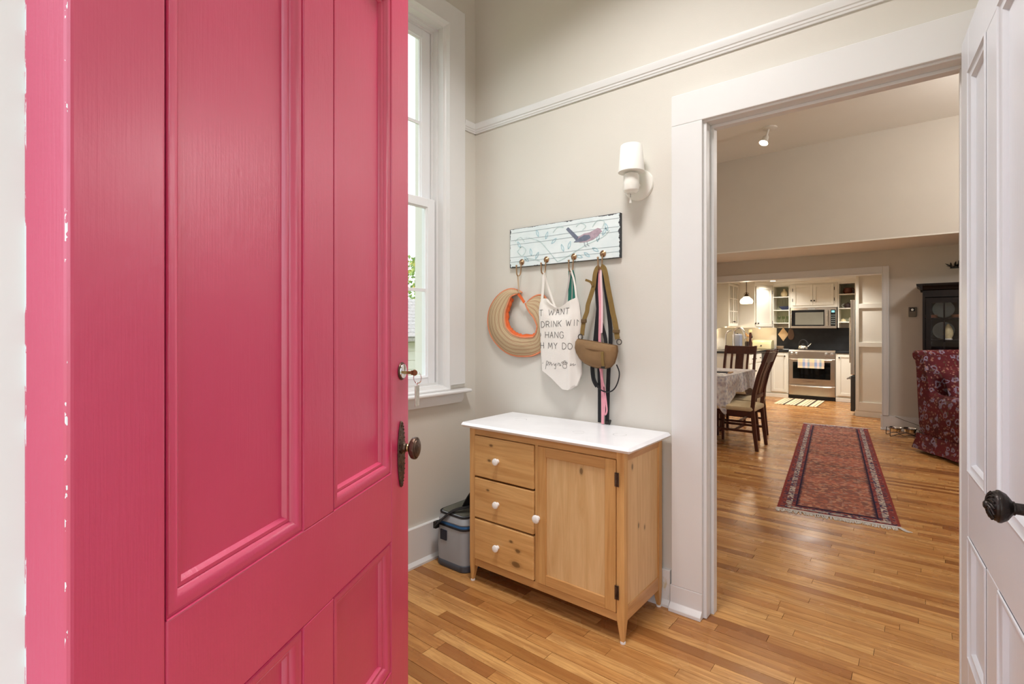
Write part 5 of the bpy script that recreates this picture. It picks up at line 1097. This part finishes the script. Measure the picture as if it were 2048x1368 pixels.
bx('door', STEEL, fr, -.888, 9.35, .62, -.835, 9.80, 1.765, bevel=.008); bx('door', STEEL, fr, -.888, 9.805, .62, -.835, 10.255, 1.765, bevel=.008)
bx('freezer_drawer', FRD, fr, -.888, 9.35, .06, -.835, 10.255, .60, bevel=.008)
for y in (9.76, 9.845): MB().cyl((-.935, y, .78), (-.935, y, 1.50), .011, n=10).box(-.94, y - .008, .80, -.885, y + .008, .82).box(-.94, y - .008, 1.46, -.885, y + .008, 1.48).build('door_handle', STEEL, fr, smooth=40)
MB().cyl((-.935, 9.42, .55), (-.935, 10.18, .55), .011, n=10).box(-.94, 9.45, .542, -.885, 9.47, .558).box(-.94, 10.13, .542, -.885, 10.15, .558).build('drawer_handle', STEEL, fr, smooth=40)
# pendant
pn = thing('pendant_lamp', 'pendant lamp with white opal glass shade and bronze stem', 'pendant lamp', (-2.448, 9.6, KH))
MB().cyl((-2.448, 9.6, 1.95), (-2.448, 9.6, KH - .02), .006, n=8).build('stem', BRONZE, pn, smooth=40)
MB().lathe([(.05, KH), (.05, KH - .015), (.01, KH - .025)], (-2.448, 9.6, 0), n=20).build('canopy', BRONZE, pn, smooth=40)
MB().lathe([(.045, 1.89), (.045, 1.905), (.025, 1.915), (.03, 1.925), (.012, 1.945), (.008, 1.97)], (-2.448, 9.6, 0), n=20).build('fitter', BRONZE, pn, smooth=40)
MB().tube([(-2.448 + .04 * math.cos(a), 9.6, 1.925 + .035 * math.sin(a)) for a in [math.pi * i / 10 for i in range(11)]], .004, 6).build('bail', BRONZE, pn, smooth=60)
MB().lathe([(.045, 1.892), (.062, 1.872), (.095, 1.842), (.108, 1.812), (.104, 1.785), (.094, 1.766), (.09, 1.766), (.1, 1.79), (.103, 1.812), (.09, 1.838), (.04, 1.885)], (-2.448, 9.6, 0), n=32).build('shade', emit('opal_glass', (1, .88, .66), 2.0), pn, smooth=50)
point('pendant_light', (-2.448, 9.6, 1.74), 7, (1, .84, .64), .05)
# recessed lights (last two unseen, added for even lighting) and under-cabinet lights
for i, (x, y) in enumerate(((-2.28, 10.82), (-.93, 10.35), (-1.35, 8.95), (-1.72, 10.1))):
    rl = thing('recessed_or_fill_light', ('round recessed ceiling light above the corner cabinet', 'round recessed ceiling light above the refrigerator', 'added unseen recessed fill light just inside the kitchen opening', 'added unseen recessed fill light above the striped mat')[i], 'ceiling light', (x, y, KH))
    MB().lathe([(.075, 0), (.075, -.006), (.055, -.008), (.05, 0)], (x, y, KH), n=28).build('trim_ring', TRIM, rl, smooth=30)
    MB().lathe([(.05, -.004), (.03, -.006), (0, -.007)], (x, y, KH), n=24).build('lens', emit('recessed_lens', (1, .9, .72), 14), rl)
    point('recessed_or_fill_lamp', (x, y, KH - .03), (26, 60, 95, 95)[i], (1, .96, .90), .05, spot=150)
for i, (x, y, l_) in enumerate(((-2.62, 11.25, 'small warm lamp under the corner cabinet'), (-3.0, 10.3, 'small warm lamp under the glazed cabinet'))):
    z = 1.345 if i == 0 else 1.368
    ul = thing('cabinet_lamp', l_, 'lamp', (x, y, z)); MB().lathe([(.03, 0), (.03, -.010), (.024, -.013)], (x, y, z), n=18).build('ring', CHROME, ul); MB().lathe([(.024, -.011), (0, -.013)], (x, y, z), n=18).build('lens', emit('puck_lens', (1, .8, .5), 12), ul)
    point('cabinet_lamp_light', (x, y, z - .03), 4.5, (1, .76, .48), .02)
# striped mat
def mat_str():
    m = N('striped_mat'); c = m.coord(); x, y, z = m.sep(c)
    return m.out(m.ramp(m.math('FRACT', m.math('MULTIPLY', m.math('ADD', x, 5), 5.4)), [(0, S(72, 58, 44)), (.18, S(228, 212, 176)), (.5, S(160, 130, 92)), (.56, S(232, 216, 184)), (.74, S(120, 94, 66)), (.8, S(226, 210, 176))], 'CONSTANT'), .95)
mt = MB().box(-2.08, 9.92, .0005, -1.42, 10.86, .008).build('kitchen_mat', mat_str()); tag(mt, 'brown and cream striped mat on the floor before the stove', 'mat')
mt.data.transform(Matrix.Translation((1.75, -10.39, 0))); mt.location = (-1.75, 10.39, 0)
# faucet and counter things
cz = .914
fa = thing('faucet', 'tall chrome gooseneck faucet at the kitchen sink', 'faucet', (-2.72, 9.9, cz))
MB().tube(smooth_path([(-2.74, 9.9, cz), (-2.74, 9.9, 1.20), (-2.73, 9.9, 1.29), (-2.67, 9.9, 1.345), (-2.60, 9.9, 1.325), (-2.565, 9.9, 1.25), (-2.545, 9.9, 1.17)], 5), .017, 12).build('spout', CHROME, fa, smooth=60)
MB().lathe([(.03, 0), (.03, .01), (.022, .02), (.022, .06), (.018, .065)], (-2.74, 9.9, cz), n=20).build('base', CHROME, fa, smooth=40)
MB().cyl((-2.55, 9.9, 1.19), (-2.535, 9.9, 1.145), .021, .024, n=14).build('spray_head', CHROME, fa, smooth=40); MB().cyl((-2.72, 9.9, .99), (-2.66, 9.9, 1.01), .008, n=10).build('lever', CHROME, fa, smooth=40)
f2 = thing('water_tap', 'slim steel filter tap with curved spout beside the gooseneck faucet', 'faucet', (-2.87, 9.95, cz))
MB().tube(smooth_path([(-2.90, 9.95, cz), (-2.90, 9.95, 1.19), (-2.86, 9.95, 1.27), (-2.79, 9.95, 1.30)], 5), .013, 10).build('spout', CHROME, f2, smooth=60); MB().lathe([(.022, 0), (.022, .012), (.014, .02)], (-2.90, 9.95, cz), n=16).build('base', CHROME, f2)
kb_ = thing('utensil_crock', 'dark crock with wooden and black kitchen utensils on the counter', 'crock', (-2.70, 10.75, cz))
MB().lathe([(.055, 0), (.065, .02), (.07, .13), (.062, .16), (.056, .16), (.06, .12), (.05, .01), (0, .01)], (-2.70, 10.75, cz), n=22).build('crock', paint('brown_glaze', S(58, 42, 36), .25, .3, 20), kb_, smooth=40)
for dx, dy, L, mm_ in ((-.03, 0, .30, PINE_Z), (.02, .02, .28, BLACK), (.035, -.02, .25, BLACK), (0, -.03, .27, PINE_Z)):
    MB().tube([(-2.70 + dx * .3, 10.75 + dy * .3, cz + .03), (-2.70 + dx * 1.6, 10.75 + dy * 1.6, cz + L)], .007, 8).lathe([(0, -.03), (.02, -.015), (.022, .015), (0, .035)], (-2.70 + dx * 1.7, 10.75 + dy * 1.7, cz + L), n=10).build('utensil', mm_, kb_, smooth=50)
pm_ = thing('pepper_mill', 'tall dark wooden pepper mill with pale top on the counter', 'pepper mill', (-2.62, 10.55, cz))
MB().lathe([(.032, 0), (.034, .02), (.022, .08), (.026, .15), (.018, .22), (.024, .30), (.02, .34)], (-2.62, 10.55, cz), n=18).build('body', MAH, pm_, smooth=40); MB().lathe([(.03, .34), (.032, .37), (.026, .395), (0, .40)], (-2.62, 10.55, cz), n=18).build('top', paint('mill_top', S(226, 206, 150), .4), pm_, smooth=40)
gb = thing('paper_holder', 'blue-grey upright box beside the faucet', 'box', (-2.83, 10.45, cz)); MB().rings([rrect(-2.83, 10.45, .08, .07, .03, cz), rrect(-2.83, 10.45, .08, .07, .03, cz + .29), rrect(-2.83, 10.45, .06, .05, .025, cz + .31)]).build('body', paint('blue_grey_box', S(128, 132, 146), .5), gb, smooth=40); bx('lid_handle', BLACK, gb, -2.845, 10.44, cz + .31, -2.815, 10.46, cz + .325)
bb2 = thing('bread_box', 'cream roll-top bread box with small black knob under the corner cabinet', 'bread box', (-2.58, 11.36, cz))
MB().prism([(11.22, cz), (11.22, cz + .10), (11.25, cz + .155), (11.32, cz + .18), (11.50, cz + .18), (11.50, cz)], 'X', -2.76, -2.40).build('body', paint('cream_enamel', S(236, 222, 176), .25), bb2, bevel=.01, smooth=30); MB().lathe([(.008, 0), (.008, .01), (.014, .014), (0, .022)], (-2.58, 11.22, cz + .07), (0, -1, 0), 12).build('knob', BLACK, bb2)
dc = thing('dish_cloth', 'crumpled white dish cloth hanging over the sink edge', 'cloth', (-2.52, 9.73, cz)); MB().sheet(lambda u, v: (-2.66 + .22 * u, 9.70 + .12 * v, cz + .012 + .016 * abs(math.sin(7 * u + 3 * v))), lambda u, v: (-2.66 + .22 * u, 9.70 + .12 * v, cz + .001), 14, 8).build('cloth', paint('white_cloth', S(232, 226, 216), .9), dc, smooth=60); MB().sheet(lambda u, v: (-2.445 + .028 * math.sin(v * 1.5), 9.70 + .12 * u, cz + .012 - .0 * v + .006 * math.sin(9 * u)), lambda u, v: (-2.445 + .028 * math.sin(v * 1.5), 9.70 + .12 * u, cz + .002), 8, 4).build('hanging_end', bpy.data.materials['white_cloth'], dc, smooth=60)
sb2 = thing('small_bowl', 'stack of small pale dishes on the counter beside the stove', 'bowls', (-2.24, 11.25, cz))
for j in range(3): MB().lathe([(.04, 0), (.068, .02), (.07, .026), (.04, .008), (0, .008)], (-2.24, 11.25, cz + j * .02), n=20).build('dish', paint('stone_dish', S(200, 176, 150), .5) if j == 0 else bpy.data.materials['stone_dish'], sb2, smooth=40)
sr = thing('spoon_rest', 'small white spoon rest on the counter next to the stove', 'spoon rest', (-2.09, 11.05, cz)); MB().lathe([(.03, 0), (.05, .012), (.052, .015), (.03, .004), (0, .004)], (-2.09, 11.05, cz), n=18).build('dish', KNOBW, sr, smooth=40); bx('rest_tab', KNOBW, sr, -2.15, 11.04, cz + .012, -2.135, 11.06, cz + .018)
# things hanging on the backsplash
tr = thing('trivet', 'square pale wooden trivet hanging by its corner on the black backsplash', 'trivet', (-2.245, KY - .03, 1.2)); s_ = .135
MB().prism([(-2.245, 1.21 + s_ * 1.05), (-2.245 + s_ * .72, 1.21), (-2.245, 1.21 - s_ * 1.05), (-2.245 - s_ * .72, 1.21)], 'Y', KY - .042, KY - .024).build('board', paint('pale_wood', S(214, 182, 140), .6, .05, 20), tr, bevel=.006); MB().tube([(-2.245 + .008 * math.cos(a), KY - .033, 1.36 + .014 * math.sin(a)) for a in [i * math.pi / 6 for i in range(12)]], .002, 6, loop=True).build('cord', BLACK, tr)
ob = thing('cutting_board', 'oval dark wooden board hanging beside the trivet on the backsplash', 'cutting board', (-2.10, KY - .03, 1.2))
MB().prism([(-2.105 + .058 * math.cos(a) * (1 - .25 * math.sin(a)), 1.22 + .12 * math.sin(a)) for a in [i * math.pi / 14 for i in range(28)]], 'Y', KY - .042, KY - .024).build('board', paint('brown_board', S(104, 78, 60), .5), ob, bevel=.005); MB().tube([(-2.105, KY - .033, 1.34), (-2.105, KY - .033, 1.385)], .004, 6).build('cord', BLACK, ob)
oj = thing('oven_mitt', 'pink patterned oven mitt hanging beside the refrigerator', 'oven mitt', (-.98, KY - .04, 1.2)); MB().sheet(lambda u, v: (-1.05 + .14 * u - .03 * v, KY - .03 - .02 * math.sin(math.pi * u), 1.32 - .24 * v), lambda u, v: (-1.05 + .14 * u - .03 * v, KY - .024, 1.32 - .24 * v), 8, 6).build('mitt', paint('pink_mitt', S(196, 158, 146), .8), oj, smooth=50); MB().cyl((-.98, KY - .03, 1.32), (-.98, KY - .03, 1.36), .004, n=6).build('loop', BLACK, oj)
# things on the open shelves
def pot(name, label, cat, x, y, z, prof, mat, extra=None, group=None):
    t = thing(name, label, cat, (x, y, z), 0, group); MB().lathe(prof, (x, y, z), n=26).build('body', mat, t, smooth=40)
    if extra: extra(t)
    return t
CREAM = paint('cream_glaze', S(232, 214, 172), .3); YS = 11.42
pot('vase', 'round cream vase with narrow neck on the top shelf left of the microwave', 'vase', -2.20, YS, 1.963, [(.035, 0), (.06, .03), (.066, .065), (.05, .10), (.022, .125), (.018, .145), (.024, .155), (0, .15)], CREAM, lambda t: MB().lathe([(.024, .153), (.026, .158), (.018, .16)], (-2.20, YS, 1.963), n=18).build('lip', CREAM, t))
pot('bowl', 'dark blue shallow bowl on the middle shelf left of the microwave', 'bowl', -2.19, YS, 1.701, [(.05, 0), (.055, .01), (.10, .05), (.11, .072), (.105, .072), (.09, .045), (.045, .016), (0, .016)], paint('blue_glaze', S(34, 44, 78), .2), lambda t: MB().lathe([(.05, 0), (.055, .012), (.04, .012)], (-2.19, YS, 1.701), n=20).build('foot_ring', KNOBW, t))
GL2 = glass('pale_green_glass', (.86, .9, .82))
for i, x in enumerate((-2.295, -2.215, -2.135)):
    pot('goblet', 'small clear stemmed glass on the lowest shelf left of the microwave', 'glass', x, YS, 1.446, [(.028, 0), (.028, .004), (.006, .012), (.006, .05), (.024, .07), (.03, .10), (.027, .13), (.025, .13), (.027, .10), (.02, .074), (0, .07)], GL2, None, 'glasses on the lowest shelf')
def jug(t):
    MB().tube([(-1.065 + .04 * math.sin(a), YS, 2.05 + .035 * math.cos(a)) for a in [math.pi * i / 8 for i in range(9)]], .008, 8).build('handle', bpy.data.materials['brown_pot'], t, smooth=60)
pot('bean_pot', 'round brown glazed bean pot on the top shelf right of the microwave', 'pot', -1.13, YS, 1.976, [(.05, 0), (.075, .03), (.08, .06), (.062, .095), (.062, .11), (.066, .115), (.055, .115), (0, .11)], paint('brown_pot', S(108, 54, 36), .2), jug)
def tp(t):
    MB().tube([(-1.06, YS, 1.75), (-1.03, YS, 1.78), (-1.015, YS, 1.805)], .01, 8, rs=[.014, .01, .008]).build('spout', bpy.data.materials['dark_pot'], t, smooth=60)
    MB().tube([(-1.185 - .035 * math.sin(a), YS, 1.762 + .03 * math.cos(a)) for a in [math.pi * i / 8 for i in range(9)]], .007, 8).build('handle', KNOBW, t, smooth=60)
pot('teapot', 'small dark patterned teapot on the middle shelf right of the microwave', 'teapot', -1.125, YS, 1.713, [(.04, 0), (.06, .02), (.066, .05), (.056, .08), (.03, .09), (.03, .095), (.008, .10), (.01, .11), (0, .115)], paint('dark_pot', S(70, 56, 54), .25, .4, 60), tp)
pot('butter_dish', 'pale yellow domed dish on the lowest shelf right of the microwave', 'dish', -1.20, YS, 1.456, [(.05, 0), (.052, .008), (.042, .012), (.04, .03), (.025, .05), (.006, .055), (.008, .066), (0, .07)], CREAM, lambda t: MB().lathe([(.05, 0), (.06, .006), (.06, .009), (.04, .009)], (-1.20, YS, 1.456), n=22).build('saucer', KNOBW, t))
pot('milk_jug', 'dark small jug beside the bean pot on the top shelf', 'jug', -1.025, YS - .06, 1.976, [(.02, 0), (.028, .015), (.026, .04), (.018, .06), (.02, .066), (0, .06)], paint('dark_jug', S(62, 44, 40), .3), lambda t: MB().tube([(-1.0, YS - .06, 2.0), (-.992, YS - .06, 2.015), (-1.004, YS - .06, 2.03)], .003, 6).build('handle', BLACK, t))
# dining globe (outside the frame), added to brighten upper walls and ceiling
dl = thing('dining_fill_globe', 'added unseen white globe fill lamp over the open dining room floor', 'pendant lamp', (1.15, 5.7, 3.62))
MB().lathe([(.06, 3.62), (.06, 3.60), (.02, 3.585)], (1.15, 5.7, 0), n=24).build('canopy', TRIM, dl, smooth=30)
MB().cyl((1.15, 5.7, 3.2), (1.15, 5.7, 3.59), .006, n=8).build('stem', BRONZE, dl)
MB().lathe([(.03, 3.205), (.07, 3.18), (.1, 3.1), (.07, 3.03), (0, 3.0)], (1.15, 5.7, 0), n=32).build('globe', emit('fill_globe_diffuser', (1, .88, .7), 3), dl, smooth=50)
